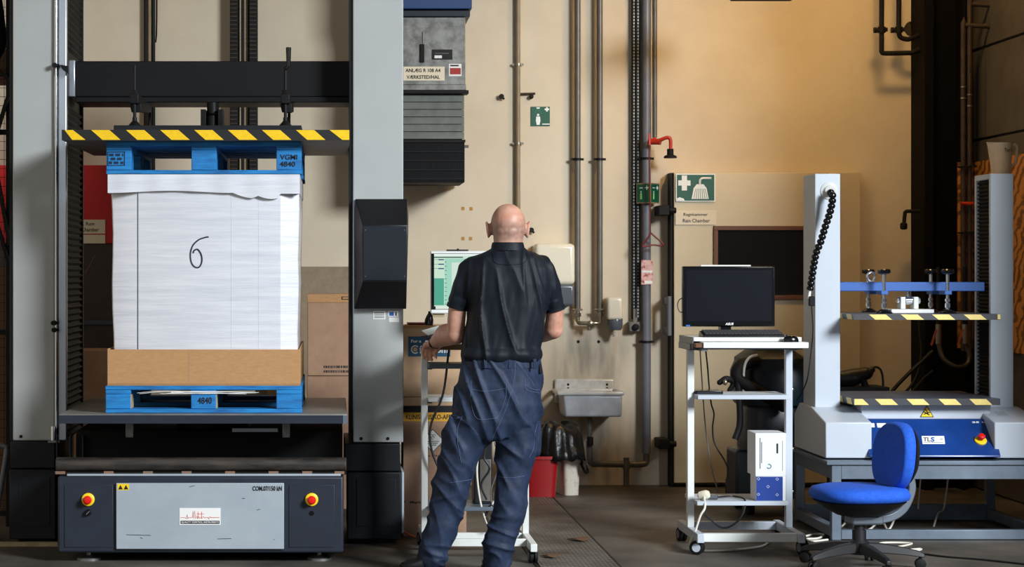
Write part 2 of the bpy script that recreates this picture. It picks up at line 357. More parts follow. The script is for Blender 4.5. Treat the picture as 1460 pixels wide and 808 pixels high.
# base cabinet
cab = MB().box(X(82, CF), X(490, CF), CF, 11.75, 0.05, 0.435).build('base_cabinet', 'navy', ct, 0.012, 3)
bx('top_lip', 'panelgrey', cab, X(95, CF), X(486, CF), CF + 0.006, CF + 0.03, 0.435, 0.446, 0.003)
for a, b in ((92, 161), (412, 477)): bx('side_panel', 'navy', cab, X(a, CF), X(b, CF), CF - 0.004, CF, Z(780, CF), Z(691, CF), 0.002)
fp = bx('front_panel', 'panelgrey', cab, X(166, CF), X(405, CF), CF - 0.016, CF, Z(782, CF), Z(688, CF), 0.003)
FY = CF - 0.0168
st = bx('warning_sticker', 'ryellow', cab, X(167.5, FY), X(184, FY), FY, FY + 0.002, Z(698.5, FY), Z(689.5, FY))
for q in (171.8, 179.6):
    MB().prism([(X(q - 3.4, FY), FY - 0.0006, Z(697.5, FY)), (X(q + 3.4, FY), FY - 0.0006, Z(697.5, FY)), (X(q, FY), FY - 0.0006, Z(691, FY))], (0, 0.0004, 0)).build('warning_triangle', 'ink', cab)
bx('maker_plate', 'paper', cab, X(256, FY), X(314.5, FY), FY - 0.001, FY + 0.002, Z(748, FY), Z(724, FY))
bx('caption_bar', 'base', cab, X(257.5, FY), X(313, FY), FY - 0.0018, FY, Z(746.5, FY), Z(742, FY))
text('QUALITY CONTROL INSTRUMENTS', 'paper', cab, (X(258.5, FY), FY - 0.0024, Z(745.6, FY)), X(312, FY) - X(258.5, FY), 0.0095, bold=0.02)
tr = [(257.5, 737.5), (264, 737.5), (266, 739), (267, 733), (268, 739), (269, 737.5), (274.5, 737.5), (275.5, 728), (276.5, 739), (278, 728), (279, 739), (281, 735), (282, 739), (284, 736), (285, 739), (286.5, 737), (288, 739), (290, 736), (292, 738), (293.5, 737.5), (297, 737.2), (298, 740), (299.5, 736), (301, 737.5), (313, 737.3)]
def redline(pts): MB().sweep([(X(a, FY), FY - 0.002, Z(b, FY)) for a, b in pts], 0.0011, 5).build('red_trace', 'red', cab)
redline(tr); redline([(282.5, 739), (282.5, 729)]); redline([(281, 732.5), (285.5, 732)]); redline([(287.6, 739), (287.6, 729)]); redline([(285.8, 732.5), (291, 732)])
text('COM.07/150 kN', 'ink', cab, (X(360, FY), FY - 0.0012, Z(699.5, FY)), X(402, FY) - X(360, FY), 0.024, bold=0.03)
for a_, b_, c_, d_ in ((366, 727, 371, 725.5), (345, 710, 349, 710.5), (390, 769, 391.5, 768.5), (200, 766, 203, 767.5), (180, 762, 215, 763), (270, 694, 277, 692), (310, 768, 330, 767.5)):
    MB().beam((X(a_, FY), FY + 0.0004, Z(b_, FY)), (X(c_, FY), FY + 0.0004, Z(d_, FY)), 0.0025, 0.001, (0, 1, 0)).build('paint_scratch', 'base', cab)
for px in (126, 444.5):
    e = MB().lathe([(0.0325, 0), (0.0325, 0.012), (0.026, 0.016), (0, 0.016)], (X(px, CF), CF - 0.004, Z(711.5, CF)), (0, -1, 0), 28).build('stop_ring', 'ryellow', cab)
    MB().lathe([(0.013, 0.014), (0.013, 0.03), (0.0215, 0.034), (0.0215, 0.042), (0.014, 0.05), (0, 0.052)], (X(px, CF), CF - 0.004, Z(711.5, CF)), (0, -1, 0), 28).build('stop_button', 'red', e)
k = MB().lathe([(0.016, 0), (0.016, 0.01), (0.012, 0.022), (0, 0.022)], (X(126, CF), CF - 0.004, Z(730, CF)), (0, -1, 0), 20).build('key_switch', 'gloss', cab)
bm_ = MB(); a = Vector((X(126, CF), CF - 0.028, Z(730, CF))); bm_.beam(a + Vector((-0.008, 0, -0.008)), a + Vector((0.009, 0, 0.009)), 0.005, 0.004, (0, 1, 0)); bm_.build('key_slot', 'chrome', k)
MB().lathe([(0.012, 0), (0.012, 0.004), (0, 0.004)], (X(444.5, CF), CF - 0.004, Z(731, CF)), (0, -1, 0), 18).build('hole_plug', 'gloss', cab)
for px in (123, 455):
    f = MB(); f.cyl((X(px, CF), CF + 0.12, 0.02), (X(px, CF), CF + 0.12, 0.06), 0.012); f.lathe([(0.062, 0.0), (0.062, 0.012), (0.02, 0.024), (0, 0.024)], (X(px, CF), CF + 0.12, 0)); f.build('levelling_foot', 'steel', ct)
    f = MB(); f.cyl((X(px, CF), 11.6, 0.02), (X(px, CF), 11.6, 0.06), 0.012); f.lathe([(0.062, 0.0), (0.062, 0.012), (0.02, 0.024), (0, 0.024)], (X(px, CF), 11.6, 0)); f.build('levelling_foot', 'steel', ct)
# worn bumper tube and its clips
RT = 10.43
tb = MB().cyl((X(79, RT), RT + 0.03, Z(662.5, RT)), (X(494, RT), RT + 0.03, Z(662.5, RT)), 0.0355, n=24).build('bumper_tube', mat('scuffed_rubber', (62, 54, 48), 0.5, c2=(30, 27, 26), scale=16, stretch=(0.3, 1, 2), lo=0.4, hi=0.62, bump=0.2, bscale=40), ct, 0.006)
bx('tube_rail', 'iron', tb, X(79, RT), X(494, RT), RT, RT + 0.05, Z(676.5, RT), Z(672.5, RT))
for px in (86, 155, 211, 266, 328, 390, 438, 484):
    bx('rail_clip', mat('rusty_clip', (160, 104, 70), 0.6, 0.3, c2=(120, 110, 100), scale=40), tb, X(px - 7, RT), X(px + 7, RT), RT - 0.004, RT, Z(675.5, RT), Z(671.5, RT))
# dark well between cabinet and lower plate
bx('inner_housing', 'rubber', ct, -1.36, 0.05, 10.95, 11.72, 0.436, 0.62)
for px in (81, 100, 118): bx('guide_strip', 'navy', ct, X(px - 1, 10.9), X(px + 0.6, 10.9), 10.9, 10.95, 0.45, 0.60)
for px in (184.5, 408): bx('sensor_block', 'steel', ct, X(px - 5.5, 10.6), X(px + 5.5, 10.6), 10.6, 10.64, Z(624, 10.6), 0.70, 0.004)
bx('cable_rail', 'panelgrey', ct, X(331, 10.62), X(396, 10.62), 10.62, 10.64, Z(615.5, 10.62), Z(610.5, 10.62))
# columns
def column(x0, x1, side, inner):
    col = bx('column_cover' , 'grey', ct, x0, x1, KF, KF + 0.72, 0.555, TOP, 0.006)
    return col
XL0, XL1 = X(18, KF), X(78, KF)
cl = bx('column_cover', 'grey', ct, XL0, XL1, KF, KF + 0.72, 0.557, TOP, 0.006)
bx('corner_trim', 'iron', ct, XL0 - 0.018, XL0 - 0.002, KF + 0.01, KF + 0.7, 0.557, TOP)
gx = X(95, KF)
bx('guide_profile', 'silver', ct, XL1 + 0.018, gx, KF + 0.005, KF + 0.05, 0.557, TOP, 0.006)
bx('column_spine', 'black', ct, XL1, gx - 0.012, KF + 0.05, KF + 0.70, 0.557, TOP)
bx('rear_edge_strip', 'base', ct, gx - 0.012, gx + 0.004, KF + 0.69, KF + 0.72, 0.557, TOP)
rod = MB().cyl((X(80, KF - 0.02), KF - 0.02, Z(610, KF)), (X(80, KF - 0.02), KF - 0.02, TOP), 0.007, n=12).build('trip_rod', 'chrome', ct)
MB().cyl((X(77, KF), KF - 0.02, Z(627, KF)), (X(77, KF), KF - 0.02, Z(607, KF)), 0.016, n=16).build('rod_socket', 'chrome', rod)
bx('socket_bracket', 'steel', rod, X(70, KF), X(86, KF), KF - 0.045, KF + 0.01, Z(630, KF), Z(627, KF))
def stop(px, py, arm):
    s = MB(); s.cyl((X(px, KF - 0.02), KF - 0.05, Z(py, KF)), (X(px, KF - 0.02), KF + 0.0, Z(py, KF)), 0.013, n=14)
    s.cyl((X(px - 4, KF - 0.02), KF - 0.03, Z(py, KF)), (X(px + 6, KF - 0.02), KF - 0.03, Z(py, KF)), 0.008, n=10)
    if arm: s.hexa([P(86, 92, KF - 0.05), P(97, 94, KF - 0.05), P(97, 94, KF), P(86, 92, KF)][::-1], [P(88, 98, KF - 0.05), P(98, 106, KF - 0.05), P(98, 106, KF), P(88, 98, KF)][::-1])
    s.build('trip_stop', 'rubber', rod)
stop(79, 94, True); stop(77, 460, False); stop(78, 470, False)
def bellows(xin, xout, name, z0, z1, y0, y1, pitch=0.034):
    b = MB(); n = int((z1 - z0) / pitch); prof = []
    for i in range(n + 1):
        z = z0 + (z1 - z0) * i / n; prof.append((xin, z)); prof.append((xout, z + pitch * 0.5)) if i < n else None
    poly = [(x, y0, z) for x, z in prof]; poly2 = [(x, y1, z) for x, z in prof]; back = xin - (xout - xin) * 0.4
    m = len(prof); vs = poly + poly2 + [(back, y0, z) for x, z in prof] + [(back, y1, z) for x, z in prof]; fs = []
    for i in range(m - 1):
        fs.append((i, i + 1, m + i + 1, m + i)); fs.append((i, 2 * m + i, 2 * m + i + 1, i + 1)); fs.append((m + i, m + i + 1, 3 * m + i + 1, 3 * m + i)); fs.append((2 * m + i, 3 * m + i, 3 * m + i + 1, 2 * m + i + 1))
    b.add(vs, fs); return b.build(name, 'bellow', ct, smooth=False)
bellows(gx - 0.014, gx + 0.003, 'bellows', 0.56, 2.36, KF + 0.06, KF + 0.68); bellows(gx - 0.014, gx + 0.003, 'bellows', 2.66, TOP, KF + 0.06, KF + 0.68)
XR0, XR1 = X(503, KF), X(575, KF)
cr = bx('column_cover', 'grey', ct, XR0, XR1, KF, KF + 0.72, Z(630.5, KF), TOP, 0.006)
for px in (515, 553): MB().lathe([(0.009, 0), (0.008, 0.005), (0, 0.005)], (X(px, KF), KF, Z(625, KF)), (0, -1, 0), 12).build('cover_bolt', 'iron', cr)
MB().lathe([(0.009, 0), (0.008, 0.005), (0, 0.005)], (X(30, KF), KF, Z(622, KF)), (0, -1, 0), 12).build('cover_bolt', 'iron', cl)
bx('column_spine', 'black', ct, X(498, KF), XR0 - 0.001, KF + 0.012, KF + 0.70, Z(640, KF), TOP)
# column plinths
for a in ((14, 80, 668, 628.5), (495, 572, 672, 632)):
    xa, xb = X(a[0], KF), X(a[1], KF)
    pl = bx('column_plinth', 'base', ct, xa, xb, KF - 0.02, KF + 0.76, 0.03, Z(a[2] + 0.5, KF), 0.006)
    bx('plinth_cap', 'base', ct, xa + 0.004 - (0.02 if a[0] > 400 else 0), xb - 0.004, KF - 0.012, KF + 0.75, Z(a[2] - 0.5, KF), Z(a[3], KF), 0.006)
    bx('plinth_panel', 'base', pl, xa + 0.05, xb - 0.03, KF - 0.024, KF - 0.02, 0.1, Z(a[2] + 10, KF), 0.002)
    bx('plinth_skid', 'rubber', pl, xa + 0.04, xb - 0.04, KF + 0.05, KF + 0.7, 0.0, 0.03)
bx('plinth_side_cover', 'panelgrey', ct, X(572.5, KF), X(576, KF), KF + 0.0, KF + 0.7, 0.06, Z(673, KF), 0.003)
bx('plinth_link', 'base', ct, XL0, -1.386, 11.2, 11.7, 0.06, 0.4)
# crosshead
HY = 11.33
ch = MB().box(X(108, HY), X(502, HY), HY, HY + 0.30, Z(138, HY), Z(87, HY)).build('crosshead', 'black', ct, 0.005)
bx('lower_flange', 'black', ch, X(108, HY), X(502, HY), HY - 0.03, HY + 0.32, Z(146.5, HY), Z(138.5, HY), 0.004)
bx('end_bracket', 'silver', ch, X(97, HY), X(107.5, HY), HY - 0.02, HY + 0.28, Z(138, HY), Z(86, HY), 0.004)
# upper plate with hazard tape
PX0, PX1 = X(88, CF), X(498.5, CF)
up = bx('upper_plate', mat('grey_plate_steel', (112, 112, 116), 0.5, 0.3, c2=(92, 92, 96), scale=7), ct, PX0, PX1, CF, 11.78, 2.123, 2.176, 0.003)
bx('hazard_tape', 'tape', up, PX0, PX1, CF - 0.0025, CF, 2.124, 2.1755)
TY = CF - 0.0035
for t in (78, 130, 179.7, 228.5, 277, 325, 373.5, 422, 470):
    pts = [(t, 0), (t + 26, 0), (t + 42, 1), (t + 16, 1)]
    if t == 470: pts = [(t, 0), (498, 0), (498, 1), (t + 18, 1)]
    if t == 78: pts = [(92, 0), (104, 0), (122, 1), (103, 1)]
    zt, zb = 2.1745, 2.125
    MB().prism([(X(q, TY), TY, zt if e == 0 else zb) for q, e in pts], (0, 0.002, 0)).build('hazard_stripe', 'yellow', up, smooth=False)
bx('backing_plate', 'base', ct, X(162, 10.55), X(430, 10.55), 10.55, 11.62, 2.1765, Z(178.5, 10.55), 0.003)
BT = Z(178.5, 10.55)
for px, top, crank in ((192, 93, False), (407, 72, True)):
    Y = 10.68; x = X(px, Y)
    a = MB().box(x - 0.022, x + 0.022, Y - 0.02, HY - 0.03, Z(148, Y), Z(134, Y)).build('screw_arm', 'black', ch, 0.004)
    a2 = MB().hexa([(x - 0.018, Y + 0.02, Z(160, Y)), (x + 0.03, Y + 0.02, Z(160, Y)), (x + 0.03, HY, Z(160, HY)), (x - 0.018, HY, Z(160, HY))],
                   [(x - 0.03, Y + 0.02, Z(147, Y)), (x + 0.032, Y + 0.02, Z(147, Y)), (x + 0.032, HY, Z(146, HY)), (x - 0.03, HY, Z(146, HY))]).build('arm_gusset', 'black', a, 0.003)
    s = MB(); s.cyl((x, Y, BT + 0.02), (x, Y, Z(top + (24 if crank else 0), Y)), 0.0085, n=12)
    s.lathe([(0.036, 0), (0.03, 0.012), (0.012, 0.032), (0.012, 0.05), (0, 0.05)], (x, Y, BT)); s.lathe([(0.017, 0), (0.017, 0.02), (0, 0.02)], (x, Y, Z(134, Y)), n=6)
    s.build('levelling_screw', 'black', ch)
    if crank:
        h = MB(); h.cyl((x, Y - 0.01, Z(98, Y)), (x + 0.02, Y - 0.01, Z(92, Y)), 0.011, n=12); h.cyl((x + 0.016, Y - 0.012, Z(95, Y)), (x + 0.016, Y - 0.012, Z(68, Y)), 0.011, 0.014, n=14); h.build('crank_handle', 'gloss', ch)
    Y2 = 11.75
    s = MB(); s.cyl((x, Y2 - 0.2, BT), (x, Y2 - 0.2, Z(150, HY)), 0.0085, n=12); s.lathe([(0.036, 0), (0.03, 0.012), (0.012, 0.032), (0, 0.032)], (x, Y2 - 0.2, BT)); s.build('levelling_screw', 'black', ch)
lc = MB().lathe([(0.05, 0), (0.05, 0.02), (0.036, 0.03), (0.036, 0.09), (0.05, 0.1), (0, 0.1)], (X(303, 11.1), 11.1, BT)); lc.cyl((X(303, 11.1), 11.1, BT + 0.1), (X(303, 11.1), 11.42, BT + 0.1 + 0.06), 0.02)
lc.cyl((X(303, 11.1), 11.1, BT), (X(303, 11.1), 11.1, Z(146, 11.1)), 0.03)
for q in (-0.046, 0.046): lc.box(X(303, 11.1) + q - 0.014, X(303, 11.1) + q + 0.014, 11.04, 11.16, BT + 0.01, Z(157, 11.1))
lc.build('load_joint', 'black', ct, 0.002)
# lower plate
lp = bx('lower_plate', mat('worn_plate_top', (150, 148, 142), 0.42, 0.25, c2=(116, 114, 110), scale=5), ct, X(84, CF), X(495, CF), CF, 11.78, 0.70, 0.746, 0.003)
bx('plate_edge', 'navy', lp, X(84, CF), X(495, CF), CF - 0.004, CF, 0.70, 0.742, 0.001)
bx('plate_edge_cap', 'tablest', lp, X(489, CF), X(495, CF), CF - 0.006, CF - 0.003, 0.70, 0.742)
MB().cyl((-0.65, 11.3, 0.62), (-0.65, 11.3, 0.70), 0.2, n=24).build('pedestal', 'black', lp)
# black control box on the right column
cx0, cx1 = X(505, KF), X(582, KF)
b = [(cx0, KF, Z(440, KF)), (cx1 - 0.012, KF, Z(440, KF)), (cx1, KF, Z(310, KF)), (cx1 - 0.006, KF, Z(284, KF)), (cx0 + 0.006, KF, Z(284, KF)), (cx0, KF, Z(300, KF))]
G = KF - 0.19
f = [(X(517, G), G, Z(401, G)), (X(580, G), G, Z(401, G)), (X(581.5, G), G, Z(340, G)), (X(581, G), G, Z(321, G)), (X(517, G), G, Z(321, G)), (X(516, G), G, Z(340, G))]
bb = MB().rings([b, [(p[0], KF - 0.05, p[2]) for p in b], f]).build('control_box', mat('charcoal_plastic', (20, 20, 23), 0.4, bump=0.06, bscale=300, bdist=0.0005), ct, 0.004)
bx('cover_plate', 'blackb', bb, X(518, G), X(580, G), G - 0.004, G, Z(399.5, G), Z(322.5, G), 0.0015)
for px, py in ((521, 328), (576.5, 328), (521, 394), (576.5, 394)): MB().lathe([(0.0045, 0), (0.0035, 0.003), (0, 0.003)], (X(px, G), G - 0.004, Z(py, G)), (0, -1, 0), 10).build('cover_screw', 'chrome', bb)
SY = KF - 0.001
for a, b_, t, u_ in ((532, 549.5, 443, 455), (553.5, 568, 443, 451.5), (554.5, 569, 452.5, 459)):
    s_ = bx('rating_sticker', 'paper', cr, X(a, SY), X(b_, SY), SY - 0.001, SY, Z(u_, SY), Z(t, SY))
for i_ in range(4): bx('sticker_print', 'ink', cr, X(533.5, SY), X(548, SY), SY - 0.0016, SY - 0.001, Z(446 + i_ * 2.4, SY), Z(445 + i_ * 2.4, SY))
bx('sticker_print', 'barblue', cr, X(555, SY), X(561.5, SY), SY - 0.0016, SY - 0.001, Z(450, SY), Z(444.5, SY)); bx('sticker_print', 'ink', cr, X(563.5, SY), X(565.5, SY), SY - 0.0016, SY - 0.001, Z(450, SY), Z(445, SY))

# ================================================================== the load: pallets, tray, white box
def pallet(label, x0, x1, y0, y1, z0, z1):
    t = thing('pallet', label, 'pallet', ((x0 + x1) / 2, (y0 + y1) / 2, z0), 'blue wooden pallets'); T = 0.021
    bw = (x1 - x0) * 0.128
    xs = [x0 + 0.002, (x0 + x1) / 2 - bw * 0.5, x1 - bw - 0.002]; ys = [y0 + 0.002, (y0 + y1) / 2 - 0.06, y1 - 0.122]
    rnd = random.Random(3)
    for i in range(3):
        for j in range(3): bx('block', 'bluewood', t, xs[i], xs[i] + bw, ys[j], ys[j] + 0.12, z0 + T, z1 - 2 * T, 0.003)
    for i in range(3): bx('stringer_board', 'bluewood', t, xs[i], xs[i] + bw, y0 + 0.001, y1 - 0.001, z1 - 2 * T + 0.0005, z1 - T - 0.0005, 0.002)
    for j in range(3): bx('bottom_board', 'bluewood', t, x0 + rnd.uniform(0, 0.004), x1, ys[j] - 0.002, ys[j] + 0.122, z0, z0 + T - 0.0005, 0.003)
    n = 7; w_ = 0.13
    for j in range(n):
        y = y0 + (y1 - y0 - w_) * j / (n - 1); bx('deck_board', 'bluewood', t, x0, x1 - rnd.uniform(0, 0.005), y, y + w_, z1 - T, z1, 0.003)
    return t, xs, bw
PY = 10.5
p1_, xs1, bw1 = pallet('blue wooden pallet on the lower plate under the cardboard tray', X(150, PY), X(430.5, PY), PY, PY + 1.2, 0.7465, 0.884)
text('4840', 'ink', p1_, (X(282, PY), PY - 0.001, Z(575.5, PY)), X(302, PY) - X(282, PY), 0.034, bold=0.01)
for a, b_ in ((186.5, 190.5), (308, 311)):   # pale raw wood where the block's cheek shows
    bx('raw_cheek', 'rawwood', p1_, X(a - 0.6, PY), X(a + 0.9, PY), PY + 0.003, PY + 0.12, 0.769, 0.840)
w_ = MB(); rnd = random.Random(5)
for k in range(10):
    a = rnd.uniform(192, 250); w_.sweep(spline([(X(a, PY), PY - 0.002 - rnd.random() * 0.004, Z(559.5 + rnd.uniform(-2, 2), PY)), (X(a + 40, PY), PY - 0.006, Z(559 + rnd.uniform(-2, 2), PY)), (X(min(a + 120, 392), PY), PY - 0.003, Z(558.5 + rnd.uniform(-2, 3), PY))], 4), 0.0012, 4)
w_.build('loose_film_strands', 'paper', p1_)['kind'] = 'stuff'
p2_, xs2, bw2 = pallet('blue wooden pallet pressed against the upper plate above the white box', X(151, PY), X(430.5, PY), PY, PY + 1.2, 1.958, 2.1225)
text('VGMI', 'ink', p2_, (X(399.5, PY), PY - 0.001, Z(227.5, PY)), X(424, PY) - X(399.5, PY), 0.026, bold=0.012)
text('4840', 'ink', p2_, (X(399, PY), PY - 0.001, Z(237.5, PY)), X(421, PY) - X(399, PY), 0.027, bold=0.012)
q = MB()
for a in ((153.5, 178, 216.2, 217), (153.5, 178, 235.2, 236), (153.5, 154.3, 216.2, 236), (177.2, 178, 216.2, 236)): q.box(X(a[0], PY), X(a[1], PY), PY - 0.001, PY + 0.001, Z(a[3], PY), Z(a[2], PY))
for r_ in (219, 224.5, 230):
    for a in range(9):
        if (a * 7 + int(r_)) % 4: q.box(X(156 + a * 2.3, PY), X(157.3 + a * 2.3, PY), PY - 0.001, PY + 0.001, Z(r_ + 3.6, PY), Z(r_, PY))
q.build('burnt_stamp', 'ink', p2_)

TYF = 10.51
tx0, tx1, tz0, tz1 = X(153, TYF), X(428, TYF), 0.885, Z(498, TYF); t = thing('cardboard_tray', 'brown open cardboard tray holding the base of the white box', 'tray', ((tx0 + tx1) / 2, 11.1, tz0))
bx('tray_bottom', 'card', t, tx0, tx1, TYF, TYF + 1.17, tz0, tz0 + 0.006)
for nm, a in (('front_wall', (tx0, tx1, TYF, TYF + 0.007)), ('back_wall', (tx0, tx1, TYF + 1.163, TYF + 1.17)), ('side_wall', (tx0, tx0 + 0.007, TYF + 0.008, TYF + 1.162)), ('side_wall', (tx1 - 0.007, tx1, TYF + 0.008, TYF + 1.162))):
    bx(nm, 'card', t, a[0], a[1], a[2], a[3], tz0 + 0.0065, tz1 + (0.004 if nm == 'side_wall' else 0), 0.002)
bx('board_joint', 'card2', t, X(269, TYF), X(269.8, TYF), TYF - 0.0008, TYF, tz0 + 0.007, tz1)
# white wrapped box, octagonal in plan
WB = 10.525
bt, tp = tz0 + 0.007, 1.9575
t = thing('white_carton', 'large white film-wrapped carton marked with a handwritten six', 'carton', (-0.65, 11.1, bt))
def octo(l, r, lc_, rc_, z, y0=WB, y1=WB + 1.14, cut=0.1):
    return [(l, y0 + cut, z), (lc_, y0, z), (rc_, y0, z), (r, y0 + cut, z), (r, y1 - cut, z), (rc_, y1, z), (lc_, y1, z), (l, y1 - cut, z)]
rs = []
for k in range(9):
    f_ = k / 8; z = bt + (Z(262, WB) - bt) * f_; dx = (1 - f_)
    rs.append(octo(X(157.5 + 3 * dx, WB) + 0.004 * math.sin(k * 1.3), X(426.5 - 2.5 * dx, WB) + 0.003 * math.sin(k * 2.1), X(197, WB), X(400, WB), z, cut=0.045))
MB().rings(rs).build('carton_body', 'film', t, 0.006, angle=25)
bx('panel_seam', 'inkblue', t, X(196.3, WB), X(197.1, WB), WB - 0.0015, WB + 0.01, tz1, Z(275, WB))
for px in (330, 369): bx('tape_edge', 'film', t, X(px, WB), X(px + 0.5, WB), WB - 0.0012, WB + 0.004, tz1, Z(278, WB))
# lid with sagging lower edge
LY = 10.503; lid = MB(); n = 60; top = []; bot = []
for i in range(n + 1):
    px = 153.5 + (427.5 - 153.5) * i / n
    if px < 330: py = 275 - 3.2 * math.sin(math.pi * (px - 153) / 180) ** 2 if px < 333 else 275
    elif px < 362: py = 274 + 8.5 * math.sin(math.pi * (px - 330) / 64)
    elif px < 366: py = 282 - (px - 362) * 0.6
    elif px < 396: py = 277.5 + 6 * math.sin(math.pi * (px - 364) / 46)
    else: py = 276
    wob = 0.0035 * math.sin(px * 0.13)
    bot.append((X(px, LY), LY + wob, Z(py, LY))); top.append((X(px, LY), LY + wob * 0.5, Z(248.5, LY)))
back = WB + 1.16
vs = bot + top + [(p[0], WB, p[2]) for p in bot]; m_ = n + 1
fs = [(i, i + 1, m_ + i + 1, m_ + i) for i in range(n)] + [(i, 2 * m_ + i, 2 * m_ + i + 1, i + 1) for i in range(n)]
lid.add(vs, fs); lid.box(X(153.5, LY), X(427.5, LY), LY + 0.004, back, Z(250, LY), tp - 0.001)
lid.box(X(153.5, LY), X(153.5, LY) + 0.012, LY + 0.004, back, Z(275, LY), Z(250, LY)); lid.box(X(427.5, LY) - 0.012, X(427.5, LY), LY + 0.004, back, Z(275, LY), Z(250, LY))
lid.build('carton_lid', 'film', t, angle=30)
six = [(297.5, 337.5), (292, 338.5), (283, 342), (275, 350), (271.5, 362), (273, 374), (278, 380.5), (284, 380.5), (287.8, 373), (287, 363), (282, 355.5), (277, 357), (275.5, 360.5)]
MB().sweep(spline([(X(a, WB), WB - 0.0015, Z(b_, WB)) for a, b_ in six], 6), 0.0036, 6).build('handwritten_six', 'inkblue', t)
# ================================================================== behind the big machine
HB = 13.6
c = thing('climate_chamber', 'red and dark brown climate chamber front seen behind the left column', 'chamber', (-1.9, 13.9, 0))
bx('chamber_body', 'brown', c, -3.0, X(190, HB), HB, WY - 0.005, 0.0, Z(347, HB), 0.004)
bx('red_header', 'redpanel', c, -3.0, X(190, HB), HB - 0.01, WY - 0.005, Z(347, HB), Z(235.5, HB), 0.003)
bx('door_rail', mat('blue_grey_rail', (60, 66, 84), 0.4), c, -2.95, X(189, HB), HB - 0.03, HB, Z(463, HB), Z(456, HB), 0.004)
q = MB(); q.tube([(X(136, HB), HB - 0.003, Z(363, HB)), (X(128, HB), HB - 0.003, Z(378, HB)), (X(121, HB), HB - 0.003, Z(390, HB))], 0.0015, 5); q.build('scratch', 'pipeb', c)
SY = HB - 0.018
s = thing('chamber_sign', 'cream sign reading Rum Chamber on the red panel', 'sign', (X(120, SY), SY, Z(340, SY)))
bx('sign_board', 'offwhite', s, X(92, SY), X(150, SY), SY, SY + 0.007, Z(333, SY), Z(313, SY), 0.001)
bx('name_strip', 'offwhite', s, X(92, SY), X(150, SY), SY, SY + 0.007, Z(347, SY), Z(334.5, SY), 0.001)
text('C Rum', 'ink', s, (X(115.5, SY), SY - 0.0006, Z(321.5, SY)), X(134.5, SY) - X(115.5, SY), 0.024, bold=0.015)
text('Chamber', 'ink', s, (X(116.5, SY), SY - 0.0006, Z(330, SY)), X(141, SY) - X(116.5, SY), 0.025, bold=0.015)
# cable drop and cable ladder on the wall
c = thing('cable_drop', 'thin dark bundle of cables clipped down the wall above the black beam', 'cables', (X(213, 14.1), 14.1, 1.2))
for px, r_, m in ((207.5, 0.013, 'iron'), (213, 0.012, 'pipeb'), (218.5, 0.013, 'iron')):
    MB().cyl((X(px, 14.15), 14.16, 1.3), (X(px, 14.15), 14.16, 5.0), r_, n=10).build('cable', m, c)
MB().tube([(X(222, 14.15), 14.17, 5), (X(223, 14.15), 14.17, 3.2), (X(219, 14.15), 14.17, 2.9), (X(221, 14.15), 14.17, 1.3)], 0.006, 6).build('cable', 'iron', c)
L0, L1 = X(328, 14.1), X(367, 14.1)
c = thing('cable_ladder', 'wide vertical cable ladder carrying brown cables on the wall', 'cable tray', ((L0 + L1) / 2, 14.1, 1.0))
for a in (L0, L1 - 0.055): bx('side_rail', 'iron', c, a, a + 0.055, 14.08, WY, 1.0, 5.0, 0.003)
for a in (L0 + 0.004, L1 - 0.052):
    h = MB()
    for k in range(120): h.box(a, a + 0.046, 14.074, 14.079, 1.6 + k * 0.028, 1.6 + k * 0.028 + 0.008)
    h.build('rail_slots', 'rust', c)
for k in range(10): bx('rung', 'iron', c, L0 + 0.055, L1 - 0.055, 14.13, 14.15, 1.2 + k * 0.36, 1.23 + k * 0.36)
for k in range(4): MB().cyl((L0 + 0.068 + k * 0.016, 14.12, 1.0), (L0 + 0.068 + k * 0.016, 14.12, 5.0), 0.0075, n=8).build('cable', 'pipeb' if k != 1 else 'iron', c)
# board and boxes behind the machine
BY = 14.05
MB().hexa([(X(380, BY), BY - 0.1, 0), (X(560, BY), BY - 0.1, 0), (X(560, BY), BY - 0.08, 0), (X(380, BY), BY - 0.08, 0)],
          [(X(380, BY), WY - 0.03, Z(380, WY)), (X(560, BY), WY - 0.03, Z(380, WY)), (X(560, BY), WY - 0.01, Z(380, WY)), (X(380, BY), WY - 0.01, Z(380, WY))]).build('leaning_board', mat('grey_brown_board', (150, 132, 108), 0.8, c2=(136, 118, 96), scale=20), None)
tag(bpy.data.objects['leaning_board'], 'grey-brown board leaning on the wall behind the stacked cartons', 'board')
def carton(name, label, m, x0, x1, y0, y1, z0, z1, group=None, flap=True):
    t = thing(name, label, 'carton', ((x0 + x1) / 2, (y0 + y1) / 2, z0), group)
    bx('carton_body', m, t, x0, x1, y0, y1, z0, z1 - 0.004, 0.004)
    if flap:
        for k in range(2): bx('top_flap', m, t, x0 + 0.001, x1 - 0.001, y0 + 0.001 if k == 0 else (y0 + y1) / 2 + 0.002, (y0 + y1) / 2 - 0.002 if k == 0 else y1 - 0.001, z1 - 0.0038, z1, 0.001)
    return t
QY = 12.75
g = 'brown cartons stacked behind the machine'
b1 = carton('carton', 'brown carton low in the stack behind the machine, beneath the printed one', 'card2', X(438, QY), X(540, QY), QY, QY + 0.5, 0.0, Z(536, QY), g)
b2 = carton('carton', 'tall brown printed carton, topmost behind the right column of the machine', 'card2', X(438.5, QY), X(540, QY), QY, QY + 0.5, Z(535.5, QY), Z(419, QY), g)
bx('folded_edge', 'card', b2, X(438.5, QY), X(540, QY), QY - 0.004, QY, Z(431, QY), Z(419.5, QY), 0.001)
bx('print_frame', 'ink', b2, X(487, QY), X(540, QY), QY - 0.0055, QY - 0.004, Z(427, QY), Z(422.5, QY)); bx('print_gap', 'card', b2, X(488.5, QY), X(539, QY), QY - 0.0062, QY - 0.0055, Z(426, QY), Z(423.5, QY))
